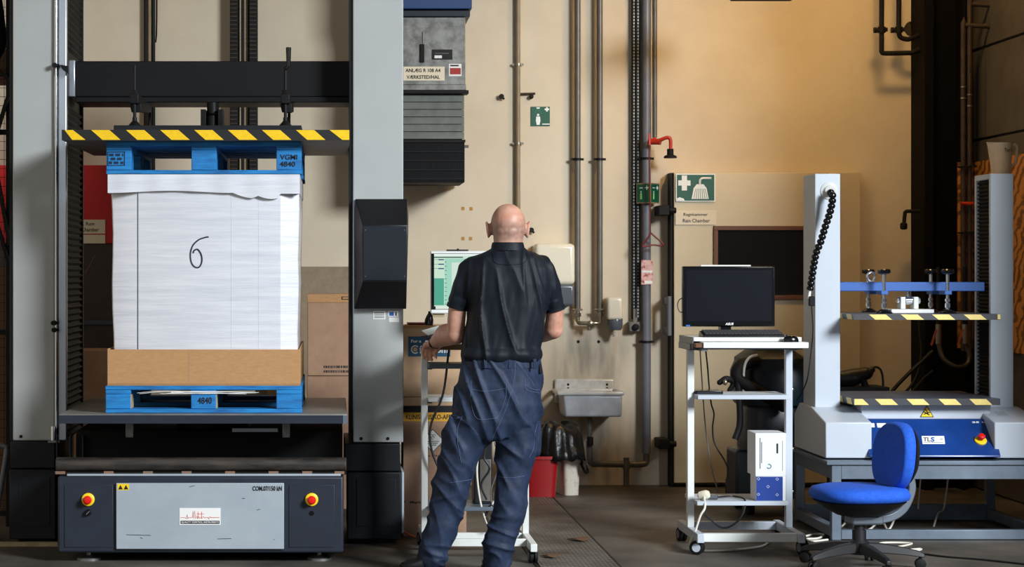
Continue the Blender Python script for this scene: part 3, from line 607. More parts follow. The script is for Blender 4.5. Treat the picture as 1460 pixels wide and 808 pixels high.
for k_ in range(2):
    rp = MB(); rr_ = random.Random(11 + k_); xx_ = 461.5
    while xx_ < 520:
        ww_ = rr_.uniform(1.0, 2.4); rp.box(X(xx_, QY), X(xx_ + ww_, QY), QY - 0.001, QY - 0.0003, Z(524.5 + k_ * 6.5, QY), Z(521 + k_ * 6.5, QY)); xx_ += ww_ + rr_.uniform(0.5, 1.4)
    rp.build('printed_line', 'ink', b2)
carton('carton', 'brown carton standing left behind the loaded pallet', 'card2', X(105, 12.9), X(185, 12.9), 12.9, 13.4, 0.0, Z(500, 12.9), g)
# mesh partition at the left edge
NY = 11.9
c = thing('mesh_partition', 'black wire mesh partition with diagonal struts at the left edge', 'partition', (X(4, NY), NY, 0))
for px in (-70, 12): bx('post', 'iron', c, X(px - 3, NY), X(px + 4, NY), NY - 0.02, NY + 0.02, 0, 3.6, 0.003)
for zz_ in (0.06, 1.1, 2.25, 3.55): bx('rail', 'iron', c, X(-70, NY), X(12, NY), NY - 0.012, NY + 0.012, zz_, zz_ + 0.03)
wm = MB()
for k in range(10): wm.cyl((X(-66 + k * 8, NY), NY, 0.05), (X(-66 + k * 8, NY), NY, 3.58), 0.002, n=4)
for k in range(68): wm.cyl((X(-70, NY), NY, 0.1 + k * 0.0515), (X(12, NY), NY, 0.1 + k * 0.0515), 0.002, n=4)
wm.build('wire_mesh', 'iron', c)['kind'] = 'stuff'
for a, b_ in (((-40, 60), (14, 115)), ((14, 130), (-30, 270)), ((-30, 230), (14, 380)), ((-16, 180), (14, 350))): MB().beam(P(a[0], a[1], NY - 0.04), P(b_[0], b_[1], NY - 0.04), 0.02, 0.035, (0, 1, 0)).build('strut', 'iron', c)
tag(MB().limb([P(-14, -40, 11.6), P(-8, 30, 11.6), P(-4, 60, 11.6), P(-10, 84, 11.6)], [0.05, 0.06, 0.055, 0.04], 14).build('dark_jacket', 'rubber', None), 'dark jacket hanging at the top left behind the mesh', 'jacket')
tag(bx('brown_crate', mat('brown_crate', (86, 52, 22), 0.6), None, X(-60, 12.2), X(11, 12.2), 12.2, 12.6, Z(108, 12.2), Z(70, 12.2)), 'small brown wooden box on the mesh partition above the red panel', 'box')
MB().box(X(-60, 12.2), X(12, 12.2), 12.1, 12.7, Z(111, 12.2), Z(108.5, 12.2)).build('rack_shelf', 'iron', c)
tag(bx('wooden_upright', mat('brown_upright', (94, 62, 30), 0.6), None, X(-30, 12.6), X(10, 12.6), 12.6, 12.66, 0, Z(380, 12.6)), 'brown wooden panel standing low behind the mesh at the left edge', 'panel')
tag(MB().tube([P(-6, 740, 11.3) , P(2, 690, 11.3), P(9, 645, 11.3), P(6, 636, 11.3), P(-10, 634, 11.3)], 0.014, 12).build('bent_tube', 'pipeg', None), 'bent grey metal tube at the lower left edge of the machine', 'tube')
bx('bent_tube_foot', 'pipeg', bpy.data.objects['bent_tube'], X(-10, 11.3), X(-2, 11.3), 11.28, 11.32, 0, 0.12)
tag(bx('floor_plank', 'rawwood', None, X(-40, 11.0), X(84, 11.0), 11.02, 11.07, 0.0, 0.02), 'pale plank lying on the floor beneath the left column', 'plank')

# ================================================================== wall heater
GY = 13.6; hx0, hx1 = X(545, GY), X(663.5, GY)
h = thing('air_heater', 'galvanised wall air unit with louvres and black grille, lettered on its front', 'air unit', ((hx0 + hx1) / 2, GY, Z(260, GY)))
bx('blue_top', 'dblue', h, hx0, X(672, GY), GY - 0.06, WY - 0.002, Z(14, GY), Z(-60, GY), 0.004)
bx('top_shelf', 'navy', h, hx0, X(670, GY), GY - 0.02, WY - 0.002, Z(24, GY), Z(15, GY), 0.004)
bx('cabinet', 'galv', h, hx0, hx1, GY, WY - 0.002, Z(121, GY), Z(24.5, GY), 0.004)
bx('ledge', 'galv', h, hx0, hx1 + 0.004, GY - 0.012, WY - 0.01, Z(128.5, GY), Z(121, GY), 0.002)
bx('dark_lip', 'iron', h, hx0, hx1 + 0.02, GY - 0.035, GY + 0.1, Z(134, GY), Z(129, GY), 0.003)
bx('louvre_back', 'galvd', h, hx0 + 0.01, hx1 - 0.02, GY + 0.02, WY - 0.01, Z(199, GY), Z(134, GY))
for k in range(6):
    z1 = Z(134.8 + k * 10.6, GY); z0 = Z(134.8 + (k + 1) * 10.6 - 0.6, GY)
    MB().hexa([(hx0, GY - 0.004, z0), (hx1 - 0.008, GY - 0.004, z0), (hx1 - 0.008, GY + 0.02, z0), (hx0, GY + 0.02, z0)], [(hx0, GY + 0.008, z1), (hx1 - 0.008, GY + 0.008, z1), (hx1 - 0.008, GY + 0.02, z1), (hx0, GY + 0.02, z1)]).build('louvre_slat', 'galvd', h, smooth=False)
bx('grille_body', 'rubber', h, hx0, hx1 - 0.004, GY + 0.006, WY - 0.05, Z(260, GY), Z(199.5, GY), 0.006)
bx('grille_head', 'iron', h, hx0, hx1, GY - 0.006, GY + 0.006, Z(203, GY), Z(199, GY))
for k in range(4): bx('grille_bar', 'iron', h, hx0, hx1 - 0.012, GY - 0.004, GY + 0.006, Z(217 + k * 13, GY), Z(215 + k * 13, GY))
gm = MB()
for k in range(60): gm.box(hx0 + 0.004 + k * 0.009, hx0 + 0.0065 + k * 0.009, GY + 0.001, GY + 0.006, Z(258, GY), Z(204, GY))
gm.build('grille_mesh', 'base', h)['kind'] = 'stuff'
bx('side_tab', 'pipe', h, hx1, hx1 + 0.035, GY + 0.2, GY + 0.22, Z(208, GY), Z(204, GY))
bx('nameplate', 'offwhite', h, X(575, GY), X(634, GY), GY - 0.003, GY, Z(115, GY), Z(95, GY), 0.001)
text('ANLÆG R 108 A4', 'ink', h, (X(578, GY), GY - 0.0036, Z(103, GY)), X(628, GY) - X(578, GY), 0.024, bold=0.03)
text('VÆRKSTED/HAL', 'ink', h, (X(579.5, GY), GY - 0.0036, Z(112.5, GY)), X(627, GY) - X(579.5, GY), 0.024, bold=0.03)
bx('dark_label', 'ink', h, X(615.5, GY), X(645, GY), GY - 0.002, GY, Z(85, GY), Z(70.5, GY)); bx('label_patch', 'paper', h, X(619.5, GY), X(630, GY), GY - 0.003, GY - 0.002, Z(83, GY), Z(79, GY))
bx('label_print', 'pipe', h, X(620, GY), X(640, GY), GY - 0.003, GY - 0.002, Z(76.5, GY), Z(75.5, GY))
bx('warning_label', 'paper', h, X(640, GY), X(658, GY), GY - 0.002, GY, Z(108.5, GY), Z(91, GY)); bx('label_red', mat('label_dark_red', (160, 38, 26), 0.5), h, X(641.5, GY), X(657, GY), GY - 0.003, GY - 0.002, Z(106, GY), Z(97, GY)); bx('label_print', 'ink', h, X(642, GY), X(654, GY), GY - 0.003, GY - 0.002, Z(94.5, GY), Z(92.5, GY))
bx('latch', 'iron', h, X(598.5, GY), X(605, GY), GY - 0.012, GY, Z(89, GY), Z(63, GY), 0.004); bx('latch_rod', 'steel', h, X(602.5, GY), X(604.5, GY), GY - 0.008, GY, Z(62, GY), Z(45, GY), 0.001)

# ================================================================== pipes and fittings on the back wall
def pipe(name, label, px, r_, y, m, bot, clamps, top=5.6, cm='iron'):
    t = thing(name, label, 'pipe', (X(px, y), y, Z(bot, y)))
    MB().cyl((X(px, y), y, Z(bot, y)), (X(px, y), y, top), r_, n=16).build('pipe_run', m, t)
    for cy in clamps:
        k = MB(); k.lathe([(r_ + 0.004, -0.008), (r_ + 0.006, -0.008), (r_ + 0.006, 0.008), (r_ + 0.004, 0.008)], (X(px, y), y, Z(cy, y)), n=16); k.box(X(px, y) - r_ - 0.022, X(px, y) + r_ + 0.022, y + 0.002, y + 0.008, Z(cy, y) - 0.008, Z(cy, y) + 0.008); k.cyl((X(px, y), y, Z(cy, y)), (X(px, y), WY - 0.001, Z(cy, y)), 0.005, n=8)
        k.build('pipe_clamp', cm, t)
    return t
pipe('conduit', 'beige painted conduit with bright clips behind the man\'s head', 738.5, 0.0165, 14.17, 'pipeb', 350, (92, 204.5), cm='brass')
wp1 = pipe('water_pipe', 'grey water pipe, left of the two ending at the mixer tap', 823.5, 0.021, 14.14, 'pipe', 442, (227,))
wp2 = pipe('water_pipe', 'grey water pipe, right of the two ending at the mixer tap', 855, 0.021, 14.14, 'pipe', 442, (227,))
dp = pipe('drain_pipe', 'thick grey drain pipe running down the wall beside the perforated rail', 921.5, 0.031, 14.13, 'pipeg', 646, (226, 487))
tp_ = pipe('shower_feed_pipe', 'thin grey pipe feeding the red emergency shower', 933.5, 0.0165, 14.13, 'pipe', 196, ())
# mixer
t = thing('wall_mixer_tap', 'chrome mixer tap joining the two grey water pipes', 'tap', (X(839, 14.1), 14.1, Z(470, 14.1)))
for px in (823.5, 855):
    k = MB(); k.cyl((X(px, 14.14), 14.14, Z(443, 14.14)), (X(px, 14.14), 14.14, Z(458, 14.14)), 0.016, n=14); k.cyl((X(px, 14.14), 14.14, Z(446, 14.14)), (X(px, 14.14), 14.14, Z(451, 14.14)), 0.024, n=6)
    k.cyl((X(px - 7, 14.11), 14.11, Z(441, 14.14)), (X(px + 7, 14.11), 14.11, Z(441, 14.14)), 0.007, n=10); k.cyl((X(px, 14.14), 14.14, Z(441, 14.14)), (X(px, 14.08), 14.08, Z(441, 14.14)), 0.01, n=10); k.build('stop_valve', 'brass', t)
MB().tube([(X(823.5, 14.14), 14.14, Z(456, 14.14)), (X(825, 14.14), 14.13, Z(460, 14.14)), (X(831, 14.14), 14.12, Z(460.5, 14.14)), (X(847, 14.14), 14.12, Z(460.5, 14.14)), (X(854, 14.14), 14.13, Z(460, 14.14)), (X(855, 14.14), 14.14, Z(456, 14.14))], 0.014, 12).build('mixer_body', 'brass', t)
k = MB(); k.cyl((X(840, 14.12), 14.12, Z(460, 14.12)), (X(840, 14.12), 14.12, Z(471, 14.12)), 0.012, n=12); k.lathe([(0.02, 0), (0.022, 0.012), (0.012, 0.018), (0, 0.018)], (X(840, 14.12), 14.06, Z(461, 14.12)), (0, -1, 0), 14); k.cyl((X(840, 14.12), 14.12, Z(461, 14.12)), (X(840, 14.12), 14.06, Z(461, 14.12)), 0.01, n=10); k.build('spout', 'brass', t)
# perforated rail
t = thing('perforated_rail', 'dark perforated mounting rail with bright slots beside the drain pipe', 'rail', (X(907, 14.15), 14.15, Z(455, 14.15)))
bx('rail_channel', 'iron', t, X(901.5, 14.15), X(912.5, 14.15), 14.15, WY, Z(455, 14.15), 5.6, 0.002)
for px in (904.2, 910): 
    k = MB()
    for i in range(150): k.box(X(px - 1.0, 14.14), X(px + 1.0, 14.14), 14.146, 14.15, Z(452, 14.14) + i * 0.022, Z(452, 14.14) + i * 0.022 + 0.013)
    k.build('slot_strip', 'galv', t)
MB().cyl((X(907, 14.14), 14.142, Z(452, 14.14)), (X(907, 14.14), 14.142, 5.6), 0.0045, n=8).build('rail_cable', 'rubber', t)
k = MB().box(X(897.5, 14.1), X(913, 14.1), 14.12, WY, Z(473, 14.1), Z(458.5, 14.1)).build('junction_box', 'pipe', t, 0.006); MB().lathe([(0.022, 0), (0.022, 0.02), (0.014, 0.024), (0, 0.024)], (X(907, 14.1), 14.12, Z(466, 14.1)), (0, -1, 0), 18).build('junction_plug', 'rubber', t)
bx('box_stub', 'pipe', t, X(904, 14.1), X(910, 14.1), 14.14, 14.16, Z(459, 14.1), Z(440, 14.1))
# emergency shower
ES = 14.0
t = thing('emergency_shower', 'red emergency shower arm with black head and pull triangle', 'shower', (X(926, ES), ES, Z(352, ES)))
MB().tube([(X(933.5, 14.13), 14.13, Z(197, 14.1)), (X(932, ES), 14.06, Z(203, ES)), (X(938, ES), 14.0, Z(201, ES)), (X(950, ES), ES - 0.02, Z(196.5, ES)), (X(955, ES), ES - 0.02, Z(199, ES)), (X(955.5, ES), ES - 0.02, Z(214, ES))], 0.0125, 12).build('shower_arm', 'redp', t)
MB().cyl((X(926, ES), 14.04, Z(201, ES)), (X(942, ES), 14.0, Z(202, ES)), 0.021, n=14).build('ball_valve', 'redp', t)
MB().beam((X(927, ES), 14.02, Z(207, ES)), (X(926, ES), 14.02, Z(190, ES)), 0.012, 0.02, (0, 1, 0)).build('valve_lever', 'redp', t)
MB().lathe([(0.045, 0), (0.042, 0.014), (0.022, 0.022), (0.022, 0.062), (0, 0.062)], (X(955, ES), ES - 0.02, Z(225.5, ES))).build('shower_head', 'rubber', t)
MB().cyl((X(926, ES), 14.02, Z(207, ES)), (X(928, ES), 14.02, Z(332, ES)), 0.004, n=6).build('pull_rod', 'redd', t)
a, b_, c_ = P(928, 332, 14.0), P(945, 347, 14.0), P(916, 351.5, 14.0); MB().tube([a, (b_ + a) / 2, b_, b_ + Vector((-0.01, 0, -0.015)), (b_ + c_) / 2, c_, (a + c_) / 2, a], 0.006, 8, 3).build('pull_triangle', 'redd', t)
# green V sign
t = thing('shower_corner_sign', 'small folded green emergency sign wrapped on the drain pipe', 'sign', (X(923, 14.05), 14.05, Z(290, 14.05)))
L, Mv, R = P(907.5, 275, 14.12), P(927.5, 275, 14.04), P(940, 275, 14.14); zz0, zz1 = Z(289.5, 14.05), Z(260.5, 14.05)
for a, b_ in ((L, Mv), (Mv, R)):
    v = (b_ - a); v.z = 0; nrm = Vector((v.y, -v.x, 0)).normalized() * 0.004
    MB().hexa([(a.x, a.y, zz0), (b_.x, b_.y, zz0), (b_.x - nrm.x, b_.y - nrm.y, zz0), (a.x - nrm.x, a.y - nrm.y, zz0)], [(a.x, a.y, zz1), (b_.x, b_.y, zz1), (b_.x - nrm.x, b_.y - nrm.y, zz1), (a.x - nrm.x, a.y - nrm.y, zz1)]).build('sign_panel', 'pipeb', t)
    u = v.normalized(); ln = v.length; o_ = Vector((a.x, a.y, zz0)) + nrm * 0.25
    def quad(u0, u1, v0, v1, m_, nm='sign_print', lift=0.3):
        oo = o_ + nrm * lift; H = zz1 - zz0
        MB().prism([oo + u * (ln * u0) + Vector((0, 0, H * v0)), oo + u * (ln * u1) + Vector((0, 0, H * v0)), oo + u * (ln * u1) + Vector((0, 0, H * v1)), oo + u * (ln * u0) + Vector((0, 0, H * v1))], -nrm * 0.1).build(nm, m_, t)
    quad(0.06, 0.94, 0.06, 0.94, 'green', lift=0.1); quad(0.62, 0.709, 0.74, 0.79, 'signw'); quad(0.771, 0.86, 0.74, 0.79, 'signw'); quad(0.71, 0.77, 0.66, 0.87, 'signw'); quad(0.27, 0.40, 0.2, 0.5, mat('sign_pale_green', (150, 200, 120), 0.5)); quad(0.3, 0.37, 0.53, 0.6, 'signw'); quad(0.22, 0.46, 0.74, 0.78, 'signw')
# photo sticker on the drain pipe
t = thing('pipe_sticker', 'small pink and red photo notice taped to the drain pipe', 'notice', (X(922.5, 14.09), 14.09, Z(405, 14.09)))
bx('notice_sheet', mat('pink_print', (222, 176, 168), 0.5, c2=(150, 44, 48), scale=24, lo=0.38, hi=0.5), t, X(914.5, 14.09), X(931, 14.09), 14.092, 14.096, Z(405.5, 14.09), Z(370.5, 14.09)); bx('notice_caption', 'paper', t, X(915.5, 14.09), X(930, 14.09), 14.0905, 14.092, Z(388.5, 14.09), Z(385.5, 14.09)); bx('notice_caption', 'paper', t, X(919, 14.09), X(930, 14.09), 14.0905, 14.092, Z(404.5, 14.09), Z(400, 14.09))
# emergency shower square sign
def sign(name, label, x0, x1, y0, y1, Y, m, border=None):
    t = thing(name, label, 'sign', (X((x0 + x1) / 2, Y), Y, Z(y1, Y)))
    bx('sign_board', border or m, t, X(x0, Y), X(x1, Y), Y, Y + 0.006, Z(y1, Y), Z(y0, Y), 0.001)
    if border: bx('sign_face', m, t, X(x0 + 1.6, Y), X(x1 - 1.6, Y), Y - 0.001, Y, Z(y1 - 1.6, Y), Z(y0 + 1.6, Y))
    return t
def cross(t, x0, x1, xa, xb, y0, y1, ya, yb, Y):
    fl_(t, x0, xa - 0.05, ya, yb, Y); fl_(t, xb + 0.05, x1, ya, yb, Y); fl_(t, xa, xb, y0, y1, Y)
Y = WY - 0.007; t = sign('shower_sign', 'square green emergency shower sign with white figure on the bare wall', 757, 784, 152, 179.5, Y, 'green')
def fl_(t, x0, x1, y0, y1, Y, m='signw'): return bx('sign_print', m, t, X(x0, Y), X(x1, Y), Y - 0.0016, Y - 0.0008, Z(y1, Y), Z(y0, Y))
cross(t, 776.5, 783, 778.6, 781, 152.8, 159, 154.6, 157, Y)
k = MB(); k.prism([P(764.5, 166, Y - 0.0016), P(770, 166, Y - 0.0016), P(770.5, 172, Y - 0.0016), P(769.3, 178, Y - 0.0016), P(765.3, 178, Y - 0.0016), P(764, 172, Y - 0.0016)], (0, 0.0008, 0)); k.cyl(P(767.2, 163.7, Y - 0.0016), P(767.2, 163.7, Y - 0.0008), 0.0085, n=14); k.prism([P(765.5, 155, Y - 0.0016), P(769, 155, Y - 0.0016), P(770, 153, Y - 0.0016), P(764.5, 153, Y - 0.0016)], (0, 0.0008, 0)); k.build('sign_figure', 'signw', t, smooth=False)
for q in ((765.5, 156, 763, 162), (769, 156, 772, 162), (767.2, 156, 767.2, 160)): MB().beam(P(q[0], q[1], Y - 0.001), P(q[2], q[3], Y - 0.001), 0.0015, 0.001, (0, 1, 0)).build('sign_spray', mat('sign_mid_green', (70, 150, 110), 0.5), t)
fl_(t, 773, 783.5, 176.2, 177.6, Y)
Y = DY - 0.012; t = sign('rain_shower_sign', 'large green and white shower head sign at the top of the beige door', 963.5, 1020, 247.5, 287.5, Y, 'green', 'signw')
cross(t, 967, 984.5, 972, 979.5, 250, 271.5, 257, 264.5, Y - 0.001)
YY = Y - 0.003; k = MB(); k.prism([P(986, 283.5, YY), P(1010.5, 283.5, YY), P(1007.5, 268, YY), P(1003, 262.5, YY), P(993.5, 262.5, YY), P(989, 268, YY)], (0, 0.001, 0)); k.build('shower_icon', 'signw', t, smooth=False)
MB().sweep(spline([P(998, 263, YY), P(998, 257, YY), P(1001, 254.3, YY), P(1007, 254, YY), P(1014, 254, YY)], 5), 0.0075, 8).build('shower_icon', 'signw', t)
for k_ in range(7): MB().beam(P(989.2 + k_ * 3.2, 283, YY - 0.0012), P(992 + k_ * 2.2, 269, YY - 0.0012), 0.0028, 0.0006, (0, 1, 0)).build('spray_line', 'green', t)
k = MB(); k.prism([P(965, 286.2, YY), P(976, 286.2, YY), P(975, 283, YY), P(969, 281, YY), P(965, 283, YY)], (0, 0.001, 0)); k.build('peeled_patch', 'signw', t, smooth=False)
Y = DY - 0.008; t = sign('rain_chamber_sign', 'cream sign reading Regnkammer Rain Chamber below the green sign', 963, 1021, 300.5, 320.5, Y, 'offwhite')
text('Regnkammer', 'ink', t, (X(974.5, Y), Y - 0.001, Z(309, Y)), X(1009, Y) - X(974.5, Y), 0.026, bold=0.01); text('Rain Chamber', 'ink', t, (X(973.5, Y), Y - 0.001, Z(317, Y)), X(1012, Y) - X(973.5, Y), 0.025, bold=0.01)
# small marks on wall
for px, py, wh in ((660, 297, 'upper left'), (671.7, 297.5, 'upper right'), (660, 340, 'lower left'), (671, 340, 'lower right')):
    tag(bx('tape_square', mat('amber_tape', (176, 128, 52), 0.5), None, X(px - 2.2, WY), X(px + 2.2, WY), WY - 0.002, WY, Z(py + 2.4, WY), Z(py - 2.4, WY)), 'small amber tape square, %s of the four on the wall above the lit monitor' % wh, 'tape', 'amber tape squares on the wall')
t = thing('wall_hook', 'dark bent hook on the wall above the square green sign', 'hook', (X(752, 14.18), 14.18, Z(138, 14.18)))
MB().cyl((X(742, 14.18), 14.18, Z(134, 14.18)), (X(763, 14.18), 14.18, Z(133.5, 14.18)), 0.008, n=8).build('hook_bar', 'rust', t); MB().lathe([(0.014, 0), (0.014, 0.03), (0.008, 0.035), (0, 0.035)], (X(757.5, 14.19), 14.195, Z(138, 14.18)), (0, -1, 0), 12).build('hook_knob', 'iron', t)
for lb, px, py in (('tiny dark screw in the wall left of the beige conduit', 714.5, 138), ('small black hook on the wall just right of the man\'s head', 757, 328)):
    k = MB().lathe([(0.012, 0), (0.012, 0.02), (0.018, 0.026), (0.018, 0.036), (0, 0.036)], (X(px, WY), WY, Z(py, WY)), (0, -1, 0), 12); k.cyl((X(px, WY), WY - 0.03, Z(py, WY)), (X(px + 4, WY), WY - 0.03, Z(py + 4, WY)), 0.008, n=8)
    tag(k.build('wall_hook', 'iron', None), lb, 'hook')
# towel dispenser
TY_ = 13.98
t = thing('towel_dispenser', 'ivory paper towel dispenser with smoked lower window beside the man', 'dispenser', (X(791, TY_), 14.1, Z(436, TY_)))
MB().box(X(763, TY_), X(820, TY_), TY_, WY - 0.002, Z(406, TY_), Z(347, TY_)).build('dispenser_cover', 'plasticw', t, 0.03, 4); MB().box(X(764, TY_), X(819.5, TY_), TY_ + 0.008, WY - 0.002, Z(436, TY_), Z(405, TY_)).build('dispenser_window', 'smoke', t, 0.02, 3)
# soap dispenser
t = thing('soap_dispenser', 'ivory soap dispenser with smoked base above the sink', 'dispenser', (X(876, 14.05), 14.1, Z(480, 14.05)))
def rbox(l, r, tpy, bty, m, nm, yf, bev): return MB().box(X(l, yf), X(r, yf), yf, WY - 0.002, Z(bty, yf), Z(tpy, yf)).build(nm, m, t, bev, 4)
rbox(866, 888, 423.5, 456, 'plasticw', 'dispenser_cover', 14.04, 0.02)
MB().lathe([(0.04, 0), (0.05, 0.02), (0.052, 0.075), (0.05, 0.08), (0, 0.08)], (X(877, 14.1), 14.1, Z(470.5, 14.1)), n=20).build('soap_reservoir', 'smoke', t)
MB().lathe([(0.018, 0), (0.022, 0.012), (0.026, 0.03), (0, 0.03)], (X(877.5, 14.1), 14.1, Z(479.5, 14.1)), n=16).build('dispenser_nozzle', 'plasticw', t)
# sink
t = thing('wall_sink', 'stained white ceramic utility sink hung on the back wall', 'sink', (X(842, 13.9), 14.0, Z(596, 13.8)))
SF = 13.82; s0, s1 = X(794.5, SF), X(890.5, SF)
k = MB(); zr = Z(557.5, SF); k.box(s0 + 0.02, s1 - 0.02, WY - 0.03, WY - 0.002, zr - 0.1, Z(539.5, WY)); k.build('splashback', 'ceramic', t, 0.018, 4)
for a in (810, 865.5):
    for b_ in (548, 553.5): MB().lathe([(0.0085, 0), (0.007, 0.003), (0, 0.003)], (X(a, WY - 0.03), WY - 0.03, Z(b_, WY - 0.03)), (0, -1, 0), 12).build('tap_hole', 'rubber', t)
x0_, x1_ = X(806, SF), X(887, SF); zb = Z(594.5, SF)
rim = MB()
for a in ((s0, s1, SF, SF + 0.035), (s0, s1, WY - 0.06, WY - 0.03), (s0, s0 + 0.035, SF + 0.035, WY - 0.06), (s1 - 0.035, s1, SF + 0.035, WY - 0.06)): rim.box(a[0], a[1], a[2], a[3], zr - 0.03, zr)
rim.build('rim', 'ceramic', t, 0.012, 3)
bs = MB(); tpz = zr - 0.03
bs.hexa([(x0_, SF + 0.012, zb), (x1_, SF + 0.012, zb), (x1_, WY - 0.03, zb), (x0_, WY - 0.03, zb)], [(x0_ - 0.012, SF + 0.006, tpz), (x1_ + 0.004, SF + 0.006, tpz), (x1_ + 0.004, WY - 0.03, tpz), (x0_ - 0.012, WY - 0.03, tpz)])
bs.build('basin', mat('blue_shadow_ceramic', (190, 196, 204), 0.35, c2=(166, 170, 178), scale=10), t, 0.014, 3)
tx = X(841, 13.95)
tr_ = MB(); tr_.lathe([(0.026, 0), (0.026, 0.02), (0.02, 0.024), (0, 0.024)], (tx, 13.98, zb - 0.045)); tr_.cyl((tx, 13.98, zb), (tx, 13.98, Z(640, 13.98)), 0.017, n=14)
tr_.build('waste_tail', 'pipe', t)
MB().tube([(tx, 13.98, Z(628, 13.98)), (tx + 0.002, 13.98, Z(652, 13.98)), (tx + 0.02, 14.0, Z(660.5, 14)), (tx + 0.08, 14.05, Z(661, 14.05)), (X(890, 14.1), 14.1, Z(661.5, 14.1)), (X(915, 14.12), 14.12, Z(661.5, 14.12)), (X(921, 14.13), 14.13, Z(658, 14.13)), (X(921.5, 14.13), 14.13, Z(645, 14.13))], 0.022, 14).build('trap_pipe', 'pipe', t)
MB().cyl((tx, 13.94, Z(622, 13.98)), (tx, 13.94, Z(634, 13.98)), 0.022, n=12).build('waste_lever', 'iron', t)
k = MB(); k.cyl((X(893, 14.1), 14.1, 0.0), (X(893, 14.1), 14.1, Z(652, 14.1)), 0.02, n=14); k.lathe([(0.027, 0), (0.027, 0.05), (0, 0.05)], (X(893, 14.1), 14.1, Z(668, 14.1))); k.build('standpipe', 'pipe', t)
for lb, a in (('small screw hole in the wall left below the mixer tap', 824.5), ('small screw hole in the wall right below the mixer tap', 853.5)):
    tag(MB().lathe([(0.011, 0), (0.009, 0.004), (0, 0.004)], (X(a, WY), WY, Z(487, WY)), (0, -1, 0), 12).build('screw_plug', 'iron', None), lb, 'screw')
# bins and bag
def bucket(name, label, cx, cy, rx0, ry0, rx1, ry1, h_, m, rot=0.0):
    t = thing(name, label, 'bin', (cx, cy, 0)); rs = []; 
    def ring(rx, ry, z):
        out = []
        for j in range(28):
            a = 2 * math.pi * j / 28; ca, sa = math.cos(a), math.sin(a); e = 0.45
            x = rx * math.copysign(abs(ca) ** e, ca); y = ry * math.copysign(abs(sa) ** e, sa)
            out.append((cx + x * math.cos(rot) - y * math.sin(rot), cy + x * math.sin(rot) + y * math.cos(rot), z))
        return out
    k = MB(); k.rings([ring(rx0, ry0, 0.0), ring(rx1, ry1, h_), ring(rx1 - 0.006, ry1 - 0.006, h_), ring(rx0 - 0.006, ry0 - 0.006, 0.012)]); k.build('bin_body', m, t)
    k = MB(); k.rings([ring(rx1, ry1, h_ - 0.02), ring(rx1 + 0.008, ry1 + 0.008, h_ - 0.02), ring(rx1 + 0.008, ry1 + 0.008, h_), ring(rx1, ry1, h_)], False); k.build('bin_rim', m, t)
    return t
bucket('waste_bin', 'red plastic waste bin under the black bin liner', X(768, 13.5), 13.52, 0.105, 0.13, 0.125, 0.15, 0.27, 'binred')
bucket('waste_bin', 'speckled white plastic bin squeezed beside the red bin', X(809, 13.66), 13.68, 0.055, 0.14, 0.065, 0.155, 0.235, 'binw', 0.12)
bg_ = MB(); rs = []; bx_, by_ = X(795, 13.55), 13.56
prof = [(0.225, 0.24), (0.205, 0.29), (0.185, 0.36), (0.17, 0.42), (0.15, 0.455), (0.10, 0.475), (0.03, 0.47)]
for r_, z in prof:
    ring = []
    for j in range(64):
        a = 2 * math.pi * j / 64; nn = noise.noise(Vector((math.cos(a) * 3.2, math.sin(a) * 3.2, z * 6)))
        rr = r_ * (1 + 0.2 * nn + 0.05 * noise.noise(Vector((math.cos(a) * 7, math.sin(a) * 7, z * 3)))); zz_ = z + (0.055 * noise.noise(Vector((math.cos(a) * 2, math.sin(a) * 2, 5 + z))) if z > 0.3 else 0.07 * noise.noise(Vector((math.cos(a) * 2.4, math.sin(a) * 2.4, 1))) - (0.09 if math.cos(a) > 0.86 else 0))
        ring.append((bx_ + rr * 0.85 * math.cos(a), by_ + rr * 0.95 * math.sin(a), zz_))
    rs.append(ring)
bg_.rings(rs, False); o = bg_.build('bin_liner', 'bag', None, angle=60); tag(o, 'crumpled black plastic bin liner draped over the two bins', 'bag'); so = o.modifiers.new('thick', 'SOLIDIFY'); so.thickness = 0.003

# black pipes upper right
t = thing('black_pipework', 'pair of black iron pipes with valves at the upper right wall', 'pipes', (X(1280, 13.98), 13.98, Z(78, 13.98)))
IY = 13.98
MB().sweep(spline([P(1257, -120, IY), P(1257, 20, IY), P(1257, 66, IY), P(1257.5, 74, IY), P(1263, 76, IY), P(1294, 75.5, IY), P(1300, 75, IY), P(1316, 68, IY + 0.02)], 5), 0.0165, 12).build('pipe_run', 'iron', t)
MB().sweep(spline([P(1281.5, -120, IY), P(1281.5, 20, IY), P(1281.5, 44, IY), P(1284, 53, IY), P(1293, 56, IY), P(1300, 54.5, IY), P(1316, 48, IY + 0.03)], 5), 0.0165, 12).build('pipe_run', 'iron', t)
for px in (1257, 1281.5):
    k = MB(); k.cyl(P(px - 10, 43, IY), P(px + 8, 42, IY), 0.014, n=12); k.lathe([(0.026, -0.02), (0.026, 0.02)], P(px, 42.5, IY), n=12); k.cyl(P(px - 11, 43, IY), P(px - 7, 43, IY), 0.02, n=10); k.build('valve', 'iron', t)
tag(MB().lathe([(0.052, 0), (0.05, 0.012), (0, 0.012)], P(1300, 41, WY), (0, -1, 0), 24).build('wall_rosette', 'rust', None), 'round dark rosette on the wall behind the black iron pipes', 'rosette')
for q in ((1299, 33), (1301, 46)): MB().lathe([(0.008, 0), (0.006, 0.004), (0, 0.004)], P(q[0], q[1], WY - 0.012), (0, -1, 0), 10).build('rosette_hole', 'gloss', bpy.data.objects['wall_rosette'])
t = thing('short_iron_pipe', 'short black elbow pipe on the yellow wall left of the steel column', 'pipe', P(1290, 328, IY))
